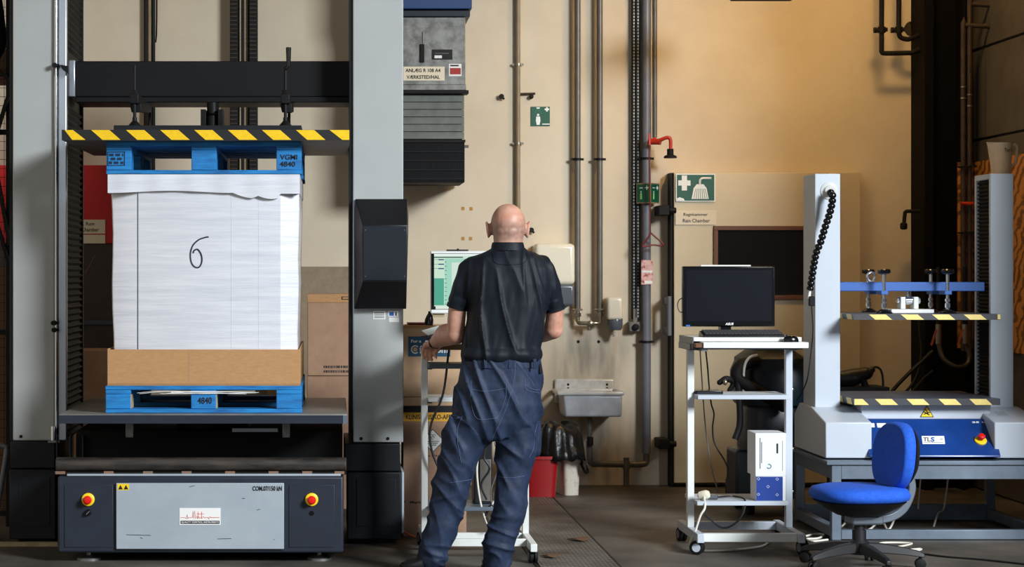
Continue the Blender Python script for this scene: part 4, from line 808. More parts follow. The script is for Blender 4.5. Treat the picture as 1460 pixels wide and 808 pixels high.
MB().sweep(spline([P(1314, 301, IY), P(1300, 301, IY), P(1292, 301.5, IY), P(1290, 306, IY), P(1289, 318, IY)], 5), 0.013, 12).build('pipe_run', 'iron', t); MB().lathe([(0.014, -0.02), (0.024, -0.012), (0.024, 0.02), (0.012, 0.03)], P(1288.5, 323, IY), n=12).build('pipe_cap', 'iron', t)
# corner pipes and plywood
VY = 13.7
for nm, px, top, lb in ((0, 1373.5, 36, 'brown iron pipe in the right corner, the lower-bending of the pair'), (1, 1382.5, 6, 'brown iron pipe in the right corner, the taller of the pair')):
    t = thing('corner_pipe', lb, 'pipe', P(px, 500, VY), 'corner pipes')
    MB().sweep(spline([P(px, 500, VY), P(px, 300, VY), P(px, top + 14, VY), P(px + 1, top + 2, VY), P(px + 5, top, VY), Vector((RX, VY - 0.02, Z(top + 2, VY)))], 5), 0.0175, 12).build('pipe_run', 'rust', t)
    for cy in ((124, 140) if nm == 0 else (135, 151)): MB().lathe([(0.019, -0.004), (0.021, -0.004), (0.021, 0.004), (0.019, 0.004)], P(px, cy, VY), n=14).build('pipe_ring', 'brass', t)
    if nm == 0:
        MB().beam(P(1366, 238, VY - 0.02), P(1392, 237, VY - 0.02), 0.012, 0.03, (0, 1, 0)).build('pipe_bracket', 'iron', t); k = MB(); k.cyl(P(1370, 290, VY - 0.03), P(1388, 290, VY - 0.03), 0.012, n=8); k.build('valve_handle', 'redp', t)
        MB().beam(P(1366, 332, VY - 0.02), P(1392, 331, VY - 0.02), 0.012, 0.02, (0, 1, 0)).build('pipe_bracket', 'iron', t)
ZP0, ZP1 = 0.95, 2.2
tag(bx('plywood_sheet', 'ply', None, RX - 0.05, RX - 0.024, 11.75, 14.15, ZP0, ZP1, 0.001), 'orange-brown plywood sheet fixed along the dark right wall', 'plywood')
tag(bx('plywood_strip', 'ply', None, X(1366, 13.9), X(1388, 13.9), 13.9, 13.92, ZP0, ZP1, 0.001), 'narrow plywood strip behind the two corner pipes', 'plywood')
# copper hoses with red taps
t = thing('hose_loop', 'black hose looping between two red-handled taps behind the hazard plate', 'hose', P(1360, 523, 13.5))
MB().tube([P(1338, 470, 13.5), P(1339, 492, 13.5), P(1346, 512, 13.45), P(1364, 523, 13.42), P(1379, 519, 13.45), P(1382, 505, 13.48), P(1375, 492, 13.5), P(1375.5, 468, 13.5)], 0.016, 12).build('hose', mat('brown_black_hose', (46, 40, 34), 0.45), t)
for px in (1338, 1375.5):
    MB().cyl(P(px, 490, 13.5), P(px, 462, 13.5), 0.018, n=12).build('hose_coupling', 'brass', t); MB().cyl(P(px, 462, 13.5), P(px, 380, 13.5), 0.014, n=12).build('riser', 'iron', t)
    MB().beam(P(px - 3, 470, 13.46), P(px - 10, 492, 13.44), 0.012, 0.012, (0, 1, 0)).build('tap_handle', mat('faded_red', (150, 70, 50), 0.5), t)
MB().beam(P(1338, 455, 13.5), P(1417, 455, 13.5), 0.02, 0.03, (0, 1, 0)).build('hose_bracket', 'rust', t)
# warm ceiling lamp above the sink
LX, LYY, LZ = X(1084, 12.9), 12.9, Z(2, 12.9)
t = thing('ceiling_lamp', 'dark housing of the warm lamp at the top edge near the wall', 'lamp', (LX, LYY, LZ))
bx('lamp_housing', 'iron', t, X(1040, LYY), X(1128, LYY), LYY - 0.05, LYY + 0.0, LZ, LZ + 0.14, 0.01)
bx('lamp_top', 'iron', t, X(1040, LYY), X(1128, LYY), LYY, LYY + 0.16, LZ + 0.12, LZ + 0.14, 0.004)
bx('lamp_tube', mat('lamp_glow', (255, 214, 150), 0.4, emit=(255, 200, 120), estr=6), t, X(1046, LYY), X(1122, LYY), LYY + 0.04, LYY + 0.09, LZ + 0.07, LZ + 0.11, 0.01)
for px in (1050, 1118): MB().cyl((X(px, LYY), LYY, LZ + 0.14), (X(px, LYY), LYY, 6.0), 0.006, n=6).build('hanger', 'iron', t)
ld = bpy.data.lights.new('lamp_light', 'AREA'); ld.shape = 'RECTANGLE'; ld.size = 0.35; ld.size_y = 0.12; ld.energy = 6; ld.color = (1.0, 0.62, 0.22)
lo_ = bpy.data.objects.new('lamp_light', ld); COL.objects.link(lo_); lo_.location = (LX, LYY + 0.1, LZ + 0.03); lo_.rotation_euler = (Vector((LX, WY, 1.4)) - Vector(lo_.location)).to_track_quat('-Z', 'Y').to_euler()

area('hall_lamp', (3.45, 12.5, 4.5), (3.0, 14.2, 1.6), 0.5, 0.25, 34, (1.0, 0.60, 0.21))     # warm ceiling lamp of the hall
# ================================================================== boxes behind the man's cart
AY = 11.42
kx0, kx1 = 0.386, X(665, AY)
lb = carton('waste_carton', 'clinical waste carton with yellow band and hazard diamond standing on the floor', 'card2', kx0, kx1, AY, AY + 0.36, 0.0, Z(575.5, AY), None, False)
bx('lid_edge', 'card3', lb, kx0 - 0.002, kx1 + 0.002, AY - 0.004, AY + 0.36, Z(578, AY), Z(566, AY), 0.002)
bx('black_band', 'ink', lb, kx0, kx1, AY - 0.0012, AY, Z(587.5, AY), Z(578.5, AY)); bx('yellow_band', mat('amber_print', (226, 168, 48), 0.7), lb, kx0, kx1, AY - 0.0012, AY, Z(600.5, AY), Z(588, AY))
text('KLINISK RISIKO-AFFALD', 'ink', lb, (X(578.5, AY), AY - 0.002, Z(597.6, AY)), X(657, AY) - X(578.5, AY), 0.027, bold=0.02)
dc = (617, 628); MB().prism([P(dc[0] - 16.5, dc[1], AY - 0.001), P(dc[0], dc[1] + 16.5, AY - 0.001), P(dc[0] + 16.5, dc[1], AY - 0.001), P(dc[0], dc[1] - 16.5, AY - 0.001)], (0, 0.0008, 0)).build('diamond_edge', 'ink', lb, smooth=False)
MB().prism([P(dc[0] - 15.3, dc[1], AY - 0.0016), P(dc[0], dc[1] + 15.3, AY - 0.0016), P(dc[0] + 15.3, dc[1], AY - 0.0016), P(dc[0], dc[1] - 15.3, AY - 0.0016)], (0, 0.0008, 0)).build('hazard_diamond', 'paper', lb, smooth=False)
for q in ((-2, -7), (2.2, -7), (0, -4)):
    k = MB(); c0 = P(dc[0] + q[0], dc[1] + q[1], AY - 0.0022); k.sweep([c0 + Vector((0.0075 * math.cos(a * 0.6), 0, 0.0075 * math.sin(a * 0.6))) for a in range(10)], 0.0012, 5); k.build('biohazard_mark', 'ink', lb)
for k_ in range(3): bx('diamond_print', 'pipe', lb, X(dc[0] - 9 + k_ * 2, AY), X(dc[0] + 9 - k_ * 2, AY), AY - 0.0022, AY - 0.0016, Z(dc[1] + 1.5 + k_ * 2.6, AY), Z(dc[1] + 0.5 + k_ * 2.6, AY))
text('UN 3291', 'ink', lb, (X(605, AY), AY - 0.0008, Z(651, AY)), X(625, AY) - X(605, AY), 0.0115, bold=0.02)
text('Marius Pedersen', 'ink', lb, (X(584.5, AY), AY - 0.0008, Z(717.5, AY)), X(636, AY) - X(584.5, AY), 0.014, bold=0.03); bx('print_square', 'ink', lb, X(574.5, AY), X(577.5, AY), AY - 0.0012, AY, Z(717, AY), Z(713.5, AY))
ub = carton('carton', 'pale brown carton with dark blue label on top of the waste carton', 'card3', kx0, X(668, AY), AY - 0.005, AY + 0.36, Z(565.5, AY), Z(464, AY))
bx('lid_fold', 'card', ub, kx0 - 0.001, X(668, AY), AY - 0.008, AY, Z(468, AY), Z(463.8, AY), 0.001)
UY = AY - 0.006
bx('blue_label', mat('label_petrol_blue', (24, 84, 116), 0.6), ub, X(582, UY), X(642, UY), UY - 0.0006, UY, Z(508, UY), Z(479.5, UY))
text('For a', 'paper', ub, (X(586, UY), UY - 0.0014, Z(488.3, UY)), X(600.5, UY) - X(586, UY), 0.017, bold=0.03)
cc = P(592, 498, UY - 0.001); k = MB(); k.sweep([cc + Vector((0.0205 * math.cos(a), 0, 0.0205 * math.sin(a))) for a in [math.radians(40 + i * 16) for i in range(18)]], 0.0035, 6); k.build('logo_ring', 'paper', ub); MB().cyl(cc + Vector((0, -0.0006, 0)), cc, 0.0125, n=20).build('logo_dot', 'card3', ub)
text('f', 'paper', ub, (X(598, UY), UY - 0.0014, Z(504, UY)), 0.014, 0.045, bold=0.03); text('tom', 'paper', ub, (X(617, UY), UY - 0.0014, Z(503, UY)), X(639, UY) - X(617, UY), 0.032, bold=0.04)
TZ = Z(463.8, AY)
tag(bx('red_folder', mat('dark_red_card', (110, 28, 24), 0.6), None, X(582, 11.5), X(612, 11.5), 11.5, 11.72, TZ + 0.001, TZ + 0.011, 0.002), 'thin dark red folder lying on the pale carton', 'folder')
t = thing('trigger_bottle', 'small black spray bottle standing on the pale carton', 'bottle', (X(611.5, 11.46), 11.46, TZ + 0.001))
MB().lathe([(0.022, 0), (0.025, 0.004), (0.024, 0.03), (0.016, 0.055), (0.009, 0.066), (0, 0.067)], (X(611, 11.46), 11.46, TZ + 0.001), (0.12, 0, 1), 18).build('bottle_body', 'gloss', t)
k = MB(); k.box(X(610.5, 11.46), X(615.5, 11.46), 11.448, 11.472, TZ + 0.064, TZ + 0.078); k.beam((X(613, 11.46), 11.46, TZ + 0.01), (X(617, 11.46), 11.46, TZ + 0.025), 0.006, 0.012, (0, 1, 0)); k.build('trigger_head', 'gloss', t, 0.003)

# ================================================================== the man's computer cart
def caster(name, x, y, r, parent, m='rubber', hub='pipeg', w=0.022, yaw=0.0, axis='x'):
    ax = Vector((math.cos(yaw), math.sin(yaw), 0)); k = MB()
    for s_ in (-1, 1):
        c0 = Vector((x, y, r)) + ax * (s_ * w * 0.55)
        k.lathe([(r * 0.82, -w * 0.42), (r, -w * 0.3), (r, w * 0.3), (r * 0.82, w * 0.42)], c0, ax, 20)
    wl = k.build(name, m, parent)
    h = MB(); h.lathe([(r * 0.6, -w * 1.02), (r * 0.6, w * 1.02)], (x, y, r), ax, 16); h.build('wheel_hub', hub, wl)
    f = MB(); up = Vector((x, y, r)); q = ax.cross(Vector((0, 0, 1))) * r * 0.55; f.beam(up, up + Vector((0, 0, r * 1.15)) + q, 0.018, 0.024, tuple(ax)); f.cyl(up + q + Vector((0, 0, r * 1.0)), up + q + Vector((0, 0, r * 1.75)), 0.008, n=8); f.build('caster_fork', 'iron', wl)
    return wl
m1 = thing('computer_cart', 'white steel computer cart the man leans on', 'cart', (0.74, 10.6, 0))
PYc = 10.8; lx, rx = X(605, PYc), X(749, PYc); TT = Z(491, 10.5)
for x in (lx, rx):
    bx('post', 'white', m1, x - 0.017, x + 0.017, PYc - 0.02, PYc + 0.02, 0.1, TT - 0.03, 0.003)
    sx = 1 if x > 0.7 else -1
    bx('base_rail', 'white', m1, x - 0.017, x + 0.017, 10.34, 11.15, 0.062, 0.102, 0.003)
    caster('caster', x + 0.0, 10.40, 0.034, m1, yaw=0.15 if x > 0.7 else -0.1); caster('caster', x, 11.1, 0.034, m1, yaw=0.3)
    bx('shelf_bracket', 'base', m1, x - 0.02, x + 0.02, 10.5, PYc - 0.02, TT - 0.05, TT - 0.022, 0.003)
bx('cross_bar', 'white', m1, lx + 0.017, rx - 0.017, PYc - 0.015, PYc + 0.015, 0.062, 0.102, 0.003); bx('cross_bar', 'white', m1, lx + 0.017, rx - 0.017, 10.55, 10.58, 0.062, 0.1, 0.003)
bx('table_board', mat('table_walnut_edge', (120, 96, 62), 0.5), m1, X(612, 10.5), X(768, 10.5), 10.5, 10.98, TT - 0.028, TT, 0.003); bx('board_top', 'white', m1, X(612, 10.5), X(768, 10.5), 10.498, 10.98, TT, TT + 0.004, 0.001)
zs = Z(520, PYc); bx('cross_shelf', 'gplast', m1, lx + 0.017, rx - 0.017, PYc - 0.14, PYc + 0.1, zs - 0.014, zs + 0.012, 0.003)
zs = Z(568.5, PYc); bx('cross_shelf', 'white', m1, lx + 0.017, rx - 0.017, PYc - 0.06, PYc + 0.2, zs - 0.013, zs + 0.013, 0.003)
for py in (520, 568):
    k = MB(); k.cyl((lx + 0.017, PYc - 0.022, Z(py + 3, PYc)), (lx + 0.04, PYc - 0.022, Z(py + 3, PYc)), 0.012, n=10); k.build('clamp_knob', 'rubber', m1)
bx('lower_shelf', 'tablest', m1, lx + 0.017, rx - 0.017, PYc - 0.1, PYc + 0.25, 0.225, 0.245, 0.003)
t = thing('computer_tower', 'dark computer tower on the lower shelf seen between the man\'s legs', 'computer', (X(690, 10.9), 10.9, 0.246))
bx('tower_case', 'base', t, X(676, 10.85), X(702, 10.85), 10.85, 11.04, 0.246, 0.62, 0.006); bx('tower_front', 'pipe', t, X(684, 10.85), X(700, 10.85), 10.843, 10.849, 0.26, 0.48, 0.004)
t = thing('cart_cables', 'tangle of cables hanging beneath the man\'s cart', 'cables', (X(690, 10.7), 10.75, 0.1))
for pts, r_, m in (([(640, 498), (632, 560), (616, 600), (613, 625), (620, 655), (640, 690), (660, 700)], 0.006, 'cableb'), ([(684, 640), (680, 670), (684, 710), (692, 740), (700, 752), (712, 735), (705, 715), (698, 728)], 0.005, 'cablew'), ([(700, 620), (690, 650), (698, 668), (686, 690), (694, 712)], 0.006, 'cableb'), ([(705, 630), (712, 660), (700, 700), (704, 730)], 0.004, 'pipe'), ([(692, 735), (700, 720), (706, 728), (698, 745), (693, 737)], 0.007, 'cableb')):
    MB().tube([P(a, b_, 10.73) for a, b_ in pts], r_, 8).build('cable', m, t)
tag(MB().tube([P(573, 757, 11.3), P(584, 762, 11.25), P(598, 766, 11.2), P(625, 764, 11.25)], 0.005, 6).build('orange_cable', 'orange', None), 'orange cable lying on the floor before the waste carton', 'cable')
# papers and monitor on that cart
for i, (a, b_, rz) in enumerate(((-0.03, 0.0, 0.5), (0.0, 0.02, 0.25))):
    o = bx('paper_sheet', 'paper' if i else 'inkblue', None, -0.045, 0.05, -0.05, 0.05, 0, 0.0015); o.location = (X(617, 10.7), 10.66 + b_, TT + 0.03 + i * 0.035); o.rotation_euler = (0.22, -0.12 - 0.15 * i, rz)
    tag(o, 'white paper sheet curled on the cart beside the man\'s hand' if i else 'dark blue card under the white paper by the man\'s hand', 'paper')
MY = 10.86
t = thing('lit_monitor', 'white-framed monitor with teal program window in front of the man', 'monitor', (X(680, MY), MY, TT + 0.004))
mx0, mx1, mz0, mz1 = X(614, MY), X(751, MY), Z(447, MY), Z(357.5, MY)
bx('monitor_case', 'white', t, mx0, mx1, MY, MY + 0.05, mz0, mz1, 0.006); bx('screen_border', 'gloss', t, X(614.8, MY), X(748, MY), MY - 0.002, MY, Z(441, MY), Z(361.2, MY))
SYm = MY - 0.003
def scr(px0, px1, py0, py1, c, e, nm='screen_area', dy=0.0): bx(nm, mat('screen_%d_%d_%d' % c, (10, 10, 10), 0.3, emit=c, estr=e), t, X(px0, SYm), X(px1, SYm), SYm - 0.0005 - dy, SYm + 0.001 - dy, Z(py1, SYm), Z(py0, SYm))
scr(619, 746, 361.8, 440.5, (206, 236, 214), 0.9, 'screen'); 
scr(619, 746, 361.8, 364.5, (236, 246, 240), 0.95, dy=0.001); scr(619, 660, 366, 367.4, (24, 60, 66), 0.7, dy=0.001); scr(619, 633, 396.5, 435, (84, 176, 150), 0.85, dy=0.001); scr(634, 746, 368.5, 435.5, (168, 220, 198), 0.9, dy=0.001); scr(644, 740, 374, 430, (214, 236, 222), 0.9, dy=0.002)
for py in (369.3, 375.8, 382): scr(625, 633, py, py + 1.5, (28, 50, 120), 0.8, dy=0.001); scr(619, 625, py + 0.4, py + 0.8, (20, 30, 40), 0.5, dy=0.001)
for k_ in range(11): scr(634, 637, 373 + k_ * 6, 373.7 + k_ * 6, (40, 110, 100), 0.7, dy=0.002)
scr(619, 746, 436.2, 440.5, (226, 240, 228), 0.9, dy=0.002); scr(615.5, 621, 436.5, 440.5, (16, 20, 20), 0.3, dy=0.003)
k = MB(); k.box(X(670, MY), X(694, MY), MY + 0.05, MY + 0.09, TT + 0.01, mz0 + 0.1); k.build('monitor_neck', 'white', t, 0.004); bx('monitor_foot', 'white', t, X(652, MY), X(712, MY), MY - 0.06, MY + 0.08, TT + 0.0045, TT + 0.018, 0.004)
k = MB(); k.box(X(637, MY), X(668, MY), MY - 0.005, MY + 0.05, mz1 + 0.001, mz1 + 0.007); k.cyl((X(653, MY), MY + 0.01, mz1), (X(653, MY), MY + 0.01, mz1 + 0.012), 0.006, n=10); k.build('bar_camera', 'base', t, 0.002)
bx('lower_tab', 'rawwood', t, X(617, MY), X(634, MY), MY + 0.02, MY + 0.04, Z(452, MY), mz0 - 0.001, 0.002)

# ================================================================== right computer cart
m2 = thing('workstation_cart', 'white rolling workstation cart with black monitor on top', 'cart', (X(1055, 10.98), 10.98, 0))
Q = 10.98; lx, rx = X(984, Q), X(1124, Q); TF = 10.72
zt = Z(483, 10.85); zk = Z(491.5, TF)
for x in (lx, rx):
    bx('post', 'white' if x < 2.2 else 'lgrey', m2, x - 0.018, x + 0.018, Q - 0.022, Q + 0.022, 0.10, zt - 0.026, 0.003)
    bx('base_rail', 'lgrey', m2, x - 0.018, x + 0.018, 10.66, 11.28, 0.065, 0.112, 0.003)
    bx('top_bracket', 'gplast', m2, x - 0.022, x + 0.022, 10.86, 11.22, zt - 0.06, zt - 0.026, 0.003)
caster('caster', lx - 0.01, 10.71, 0.037, m2, hub='lgrey', yaw=1.15); caster('caster', rx + 0.012, 10.70, 0.037, m2, yaw=0.3); caster('caster', lx, 11.25, 0.037, m2, yaw=0.2); caster('caster', rx, 11.25, 0.037, m2, yaw=0.2)
bx('cross_bar', 'white', m2, lx + 0.018, rx - 0.018, 10.69, 10.73, 0.066, 0.11, 0.003); bx('cross_bar', 'lgrey', m2, lx + 0.018, rx - 0.018, 11.2, 11.24, 0.066, 0.11, 0.003)
tl = X(989, 10.82)
bx('top_board', 'white', m2, tl, X(1143, 10.82), 10.82, 11.24, zt - 0.012, zt + 0.01, 0.002); bx('board_side', 'gplast', m2, tl - 0.006, tl - 0.0005, 10.82, 11.24, zt - 0.05, zt + 0.008, 0.001)
kb0 = X(1003, TF); bx('keyboard_board', 'white', m2, kb0, X(1153, TF), TF, 11.1, zk - 0.017, zk + 0.013, 0.002); bx('board_core', 'wframe', m2, X(993, TF), kb0 - 0.001, TF + 0.01, 11.0, zk - 0.014, zk + 0.006); bx('slide_rail', 'gplast', m2, lx + 0.02, X(1010, TF), TF + 0.02, 11.1, zk - 0.034, zk - 0.018); bx('slide_rail', 'gplast', m2, X(1010, TF), X(1148, TF), TF + 0.06, TF + 0.08, zk - 0.026, zk - 0.018)
zm = Z(566.3, 10.84); bx('middle_shelf', 'lgrey', m2, X(995, 10.84), X(1127, 10.84), 10.84, 11.2, zm - 0.011, zm + 0.011, 0.002); bx('shelf_clip', 'rubber', m2, lx + 0.018, X(996, 10.84), 10.9, 10.96, zm - 0.012, zm + 0.004)
zl = Z(717.5, 10.82); bx('lower_shelf', 'lgrey', m2, X(994, 10.82), X(1124.5, 10.82), 10.82, 11.2, zl - 0.011, zl + 0.011, 0.002)
for q in (555, 640, 700): MB().lathe([(0.006, 0), (0.006, 0.006), (0, 0.006)], (rx + 0.018, Q - 0.01, Z(q, Q)), (1, 0, 0), 10).build('post_screw', 'chrome', m2)
# black monitor
t = thing('black_monitor', 'black switched-off monitor on the rolling workstation cart', 'monitor', (X(1040, 11.03), 11.03, zt + 0.01))
MYB = 11.0; a0, a1, c0, c1 = X(973.5, MYB), X(1105, MYB), Z(465.5, MYB), Z(379.5, MYB)
bx('monitor_case', 'gloss', t, a0, a1, MYB, MYB + 0.045, c0, c1, 0.006); bx('screen', 'screenoff', t, a0 + 0.018, a1 - 0.018, MYB - 0.002, MYB, c0 + 0.028, c1 - 0.02)
text('ASUS', 'signw', t, (X(1034, MYB), MYB - 0.0012, Z(463.3, MYB)), X(1046, MYB) - X(1034, MYB), 0.013, bold=0.03, shear=0.2); bx('blue_sticker', mat('sticker_blue', (30, 110, 190), 0.5), t, X(978, MYB), X(984, MYB), MYB - 0.001, MYB, Z(464.8, MYB), Z(463, MYB))
k = MB(); k.box(X(1028, MYB), X(1043, MYB), MYB + 0.045, MYB + 0.08, zt + 0.02, c0 + 0.12); k.box(X(1028, MYB), X(1043, MYB), MYB + 0.01, MYB + 0.04, zt + 0.012, c0); k.build('monitor_neck', 'gloss', t); MB().lathe([(0.1, 0), (0.1, 0.006), (0.03, 0.012), (0, 0.012)], (X(1036, MYB), MYB + 0.05, zt + 0.0105)).build('monitor_foot', 'gloss', t)
bx('top_ruler', 'paper', t, X(1000, MYB), X(1071, MYB), MYB + 0.01, MYB + 0.03, c1 + 0.0005, c1 + 0.007)
k = MB(); k.tube([P(974, 424, 11.02), P(968, 428, 11.02), P(966, 436, 11.02), P(969, 444, 11.02), P(974, 445, 11.02)], 0.003, 6); k.build('side_cable', 'cableb', t)
# keyboard
KY = 10.835; kz = zt + 0.0105
t = thing('keyboard', 'black computer keyboard in front of the dark monitor', 'keyboard', (X(1060, KY), KY, kz))
k0, k1 = X(1001, KY), X(1119, KY)
MB().hexa([(k0, KY - 0.02, kz), (k1, KY - 0.02, kz), (k1, KY + 0.11, kz), (k0, KY + 0.11, kz)], [(k0 + 0.004, KY - 0.016, kz + 0.012), (k1 - 0.004, KY - 0.016, kz + 0.012), (k1 - 0.004, KY + 0.106, kz + 0.03), (k0 + 0.004, KY + 0.106, kz + 0.03)]).build('keyboard_tray', 'gloss', t, 0.003)
k = MB(); wk = (k1 - k0 - 0.03) / 21
for r_ in range(6):
    yy = KY - 0.01 + r_ * 0.019; zz_ = kz + 0.013 + (yy - KY + 0.016) * 0.148
    for c_ in range(21): k.box(k0 + 0.015 + c_ * wk + 0.001, k0 + 0.015 + (c_ + 1) * wk - 0.001, yy, yy + 0.016, zz_, zz_ + 0.008)
k.build('keys', 'shell', t)['kind'] = 'stuff'
t = thing('computer_mouse', 'black computer mouse at the right end of the cart\'s front board', 'mouse', (X(1130, 10.75), 10.78, zk + 0.013))
k = MB(); rs = []
for (s_, z_) in ((1.0, 0.0), (1.02, 0.01), (0.9, 0.022), (0.6, 0.031), (0.2, 0.034)): rs.append([(X(1129.5, 10.75) + 0.04 * s_ * math.cos(a * math.pi / 10), 10.78 + 0.026 * s_ * math.sin(a * math.pi / 10), zk + 0.0135 + z_) for a in range(20)])
k.rings(rs); k.build('mouse_body', 'gloss', t); MB().cyl((X(1123, 10.75), 10.775, zk + 0.046), (X(1123, 10.75), 10.785, zk + 0.046), 0.005, n=10).build('scroll_wheel', 'rubber', t); MB().tube([(X(1123, 10.75), 10.80, zk + 0.03), (X(1125, 10.75), 10.9, zt + 0.02), (X(1122, 10.75), 11.05, zt + 0.015)], 0.002, 6).build('mouse_cable', 'cableb', t)
t = thing('flat_router', 'flat black box on the middle shelf of the workstation cart', 'device', (X(1010, 10.95), 11.0, zm + 0.011)); bx('router_case', 'gloss', t, X(991, 10.95), X(1030, 10.95), 10.93, 11.08, zm + 0.0115, zm + 0.03, 0.003)
bx('router_front', 'base', t, X(993, 10.95), X(1028, 10.95), 10.928, 10.93, zm + 0.015, zm + 0.027)
# cartons on the lower shelf
BYc = 10.84; ze = Z(679, BYc)
t = thing('blue_front_carton', 'carton with blue diamond-printed front on the cart\'s lower shelf', 'carton', (X(1098, BYc), BYc + 0.1, zl + 0.0115))
e0, e1 = X(1077, BYc), X(1120.5, BYc)
bx('carton_body', 'boxw', t, e0 + 0.004, e1, BYc, BYc + 0.15, zl + 0.0115, ze, 0.002); bx('blue_panel', 'boxblue', t, e0 + 0.005, X(1116, BYc), BYc - 0.001, BYc, zl + 0.013, ze - 0.001)
for q in ((1081.5, 682.5), (1108, 682.8), (1095, 693.5), (1081.3, 704.5), (1108, 705), (1095, 715.8)):
    k = MB(); c_ = P(q[0], q[1], BYc - 0.0015); k.sweep([c_ + Vector((0.0075 * math.cos(i * math.pi / 2), 0, 0.0075 * math.sin(i * math.pi / 2))) for i in range(5)], 0.0011, 4); k.build('diamond_print', 'signw', t)
t = thing('white_carton_small', 'white printed carton stacked on the blue-fronted carton', 'carton', (X(1098, BYc), BYc + 0.1, ze + 0.0005))
bx('carton_body', 'boxw', t, e0, e1 + 0.001, BYc, BYc + 0.21, ze + 0.0005, Z(617.3, BYc), 0.002)
for a, py0, py1 in ((1083.3, 668, 624), (1085.5, 660, 630)): text('I III IIIIIII IIIIII III', 'ink', t, (X(a + 0.5, BYc), BYc - 0.0012, Z(py0, BYc)), Z(py1, BYc) - Z(py0, BYc), 0.005, u=(0, 0, 1), v=(-1, 0, 0)) if False else bx('side_print', 'ink', t, X(a, BYc), X(a + 0.9, BYc), BYc - 0.001, BYc, Z(py0, BYc), Z(py1, BYc))
bx('side_print', 'ink', t, X(1107, BYc), X(1109.5, BYc), BYc - 0.001, BYc, Z(646, BYc), Z(632, BYc)); bx('side_print', 'pipe', t, X(1115.5, BYc), X(1116, BYc), BYc - 0.001, BYc, Z(671, BYc), Z(628, BYc))
c_ = P(1096.5, 664.5, BYc - 0.001); MB().sweep([c_ + Vector((0.011 * math.cos(a), 0, 0.011 * math.sin(a))) for a in [math.radians(-150 + i * 22) for i in range(13)]], 0.0022, 6).build('round_mark', mat('mark_teal', (24, 120, 120), 0.5), t)
# plugs and cables on cart
t = thing('white_power_plug', 'white power plug with grey coupling on the cart\'s lower shelf', 'plug', P(1004, 712, 10.86))
k = MB(); pz = zl + 0.0115; px_ = X(1004, 10.86); k.lathe([(0.012, -0.03), (0.022, -0.02), (0.024, 0.0), (0.024, 0.02), (0.018, 0.03), (0, 0.03)], (px_, 10.88, pz + 0.026), (0.8, -0.5, 0.2), 16); k.build('plug_body', 'plasticw', t); MB().cyl((px_ + 0.02, 10.9, pz + 0.014), (px_ + 0.075, 10.88, pz + 0.014), 0.012, n=12).build('coupling', 'smoke', t)
MB().tube([(px_, 10.86, pz + 0.02), (X(1004, 10.82), 10.8, zl - 0.02), (X(998, 10.8), 10.79, 0.19), (X(990, 10.8), 10.79, 0.1), (X(985, 10.75), 10.76, 0.05), (X(1000, 10.7), 10.8, 0.012), (X(1040, 10.8), 10.82, 0.008), (X(1085, 10.9), 10.95, 0.008), (X(1105, 11), 11.15, 0.008)], 0.006, 8).build('plug_cable', 'cablew', t)
MB().tube([(px_ + 0.07, 10.88, pz + 0.014), (X(1030, 10.9), 10.92, pz + 0.012), (X(1050, 10.9), 10.95, pz + 0.012), (X(1062, 10.85), 10.84, pz + 0.0), (X(1054, 10.82), 10.81, zl - 0.08), (X(1030, 10.85), 10.84, zl - 0.13), (X(1005, 10.85), 10.86, zl - 0.06)], 0.005, 8).build('plug_cable', 'cableb', t)
for lb_, pts, r_, m in (('thin dark cable hanging wavy down the left of the workstation cart', [(1006, 497), (1009, 525), (1011, 550), (1014, 575), (1018, 590), (1016, 610), (1019, 632), (1034, 658), (1038, 672), (1035, 690), (1036, 712)], 0.0042, 'cableb'), ('thin grey straight cable hanging down inside the workstation cart', [(998, 497), (1002, 560), (1006, 610), (1013, 660), (1022, 695), (1026, 713)], 0.0035, 'pipe')):
    tag(MB().tube([P(a, b_, 11.23) for a, b_ in pts], r_, 8).build('hanging_cable', m, None), lb_, 'cable')
# dark vacuum cleaner behind
VYc = 12.35
t = thing('industrial_vacuum', 'bulky black and dark teal vacuum cleaner behind the workstation cart', 'vacuum cleaner', (X(1095, 12.6), 12.6, 0))
k = MB(); vx, vy = X(1098, 12.6), 12.62
def rr(rx_, ry_, z_, e=0.6): return [(vx + rx_ * math.copysign(abs(math.cos(a * math.pi / 16)) ** e, math.cos(a * math.pi / 16)), vy + ry_ * math.copysign(abs(math.sin(a * math.pi / 16)) ** e, math.sin(a * math.pi / 16)), z_) for a in range(32)]
k.rings([rr(0.17, 0.2, 0.1), rr(0.18, 0.21, 0.14), rr(0.185, 0.215, 0.62), rr(0.17, 0.2, 0.66)]); k.build('tank', mat('dark_navy_plastic', (22, 30, 42), 0.4), t)
k = MB(); k.rings([rr(0.2, 0.24, 0.66), rr(0.225, 0.25, 0.7), rr(0.225, 0.25, 0.86), rr(0.2, 0.23, 0.92)]); k.build('motor_head', 'teal', t)
k = MB(); k.rings([rr(0.2, 0.23, 0.90), rr(0.2, 0.23, 0.94), rr(0.13, 0.18, 0.99), rr(0.12, 0.17, 1.06), rr(0.10, 0.15, 1.07)]); k.build('lid', 'shell', t)
MB().limb([(vx - 0.14, 12.36, 0.93), (vx - 0.23, 12.34, 0.90), (vx - 0.25, 12.32, 0.83), (vx - 0.15, 12.3, 0.76), (vx + 0.02, 12.33, 0.66)], [0.035, 0.04, 0.04, 0.036, 0.034], 14).build('hose', 'rubber', t)
k = MB(); k.limb([P(1026, 545, 12.3), P(1036, 540, 12.3), P(1046, 545, 12.32), P(1040, 556, 12.32)], [0.016, 0.02, 0.018, 0.014], 10); k.build('hose_end', 'rubber', t); MB().ell(P(1034, 545, 12.27), (0.014, 0.012, 0.018), 12, 8).build('hose_clip', 'brass', t)
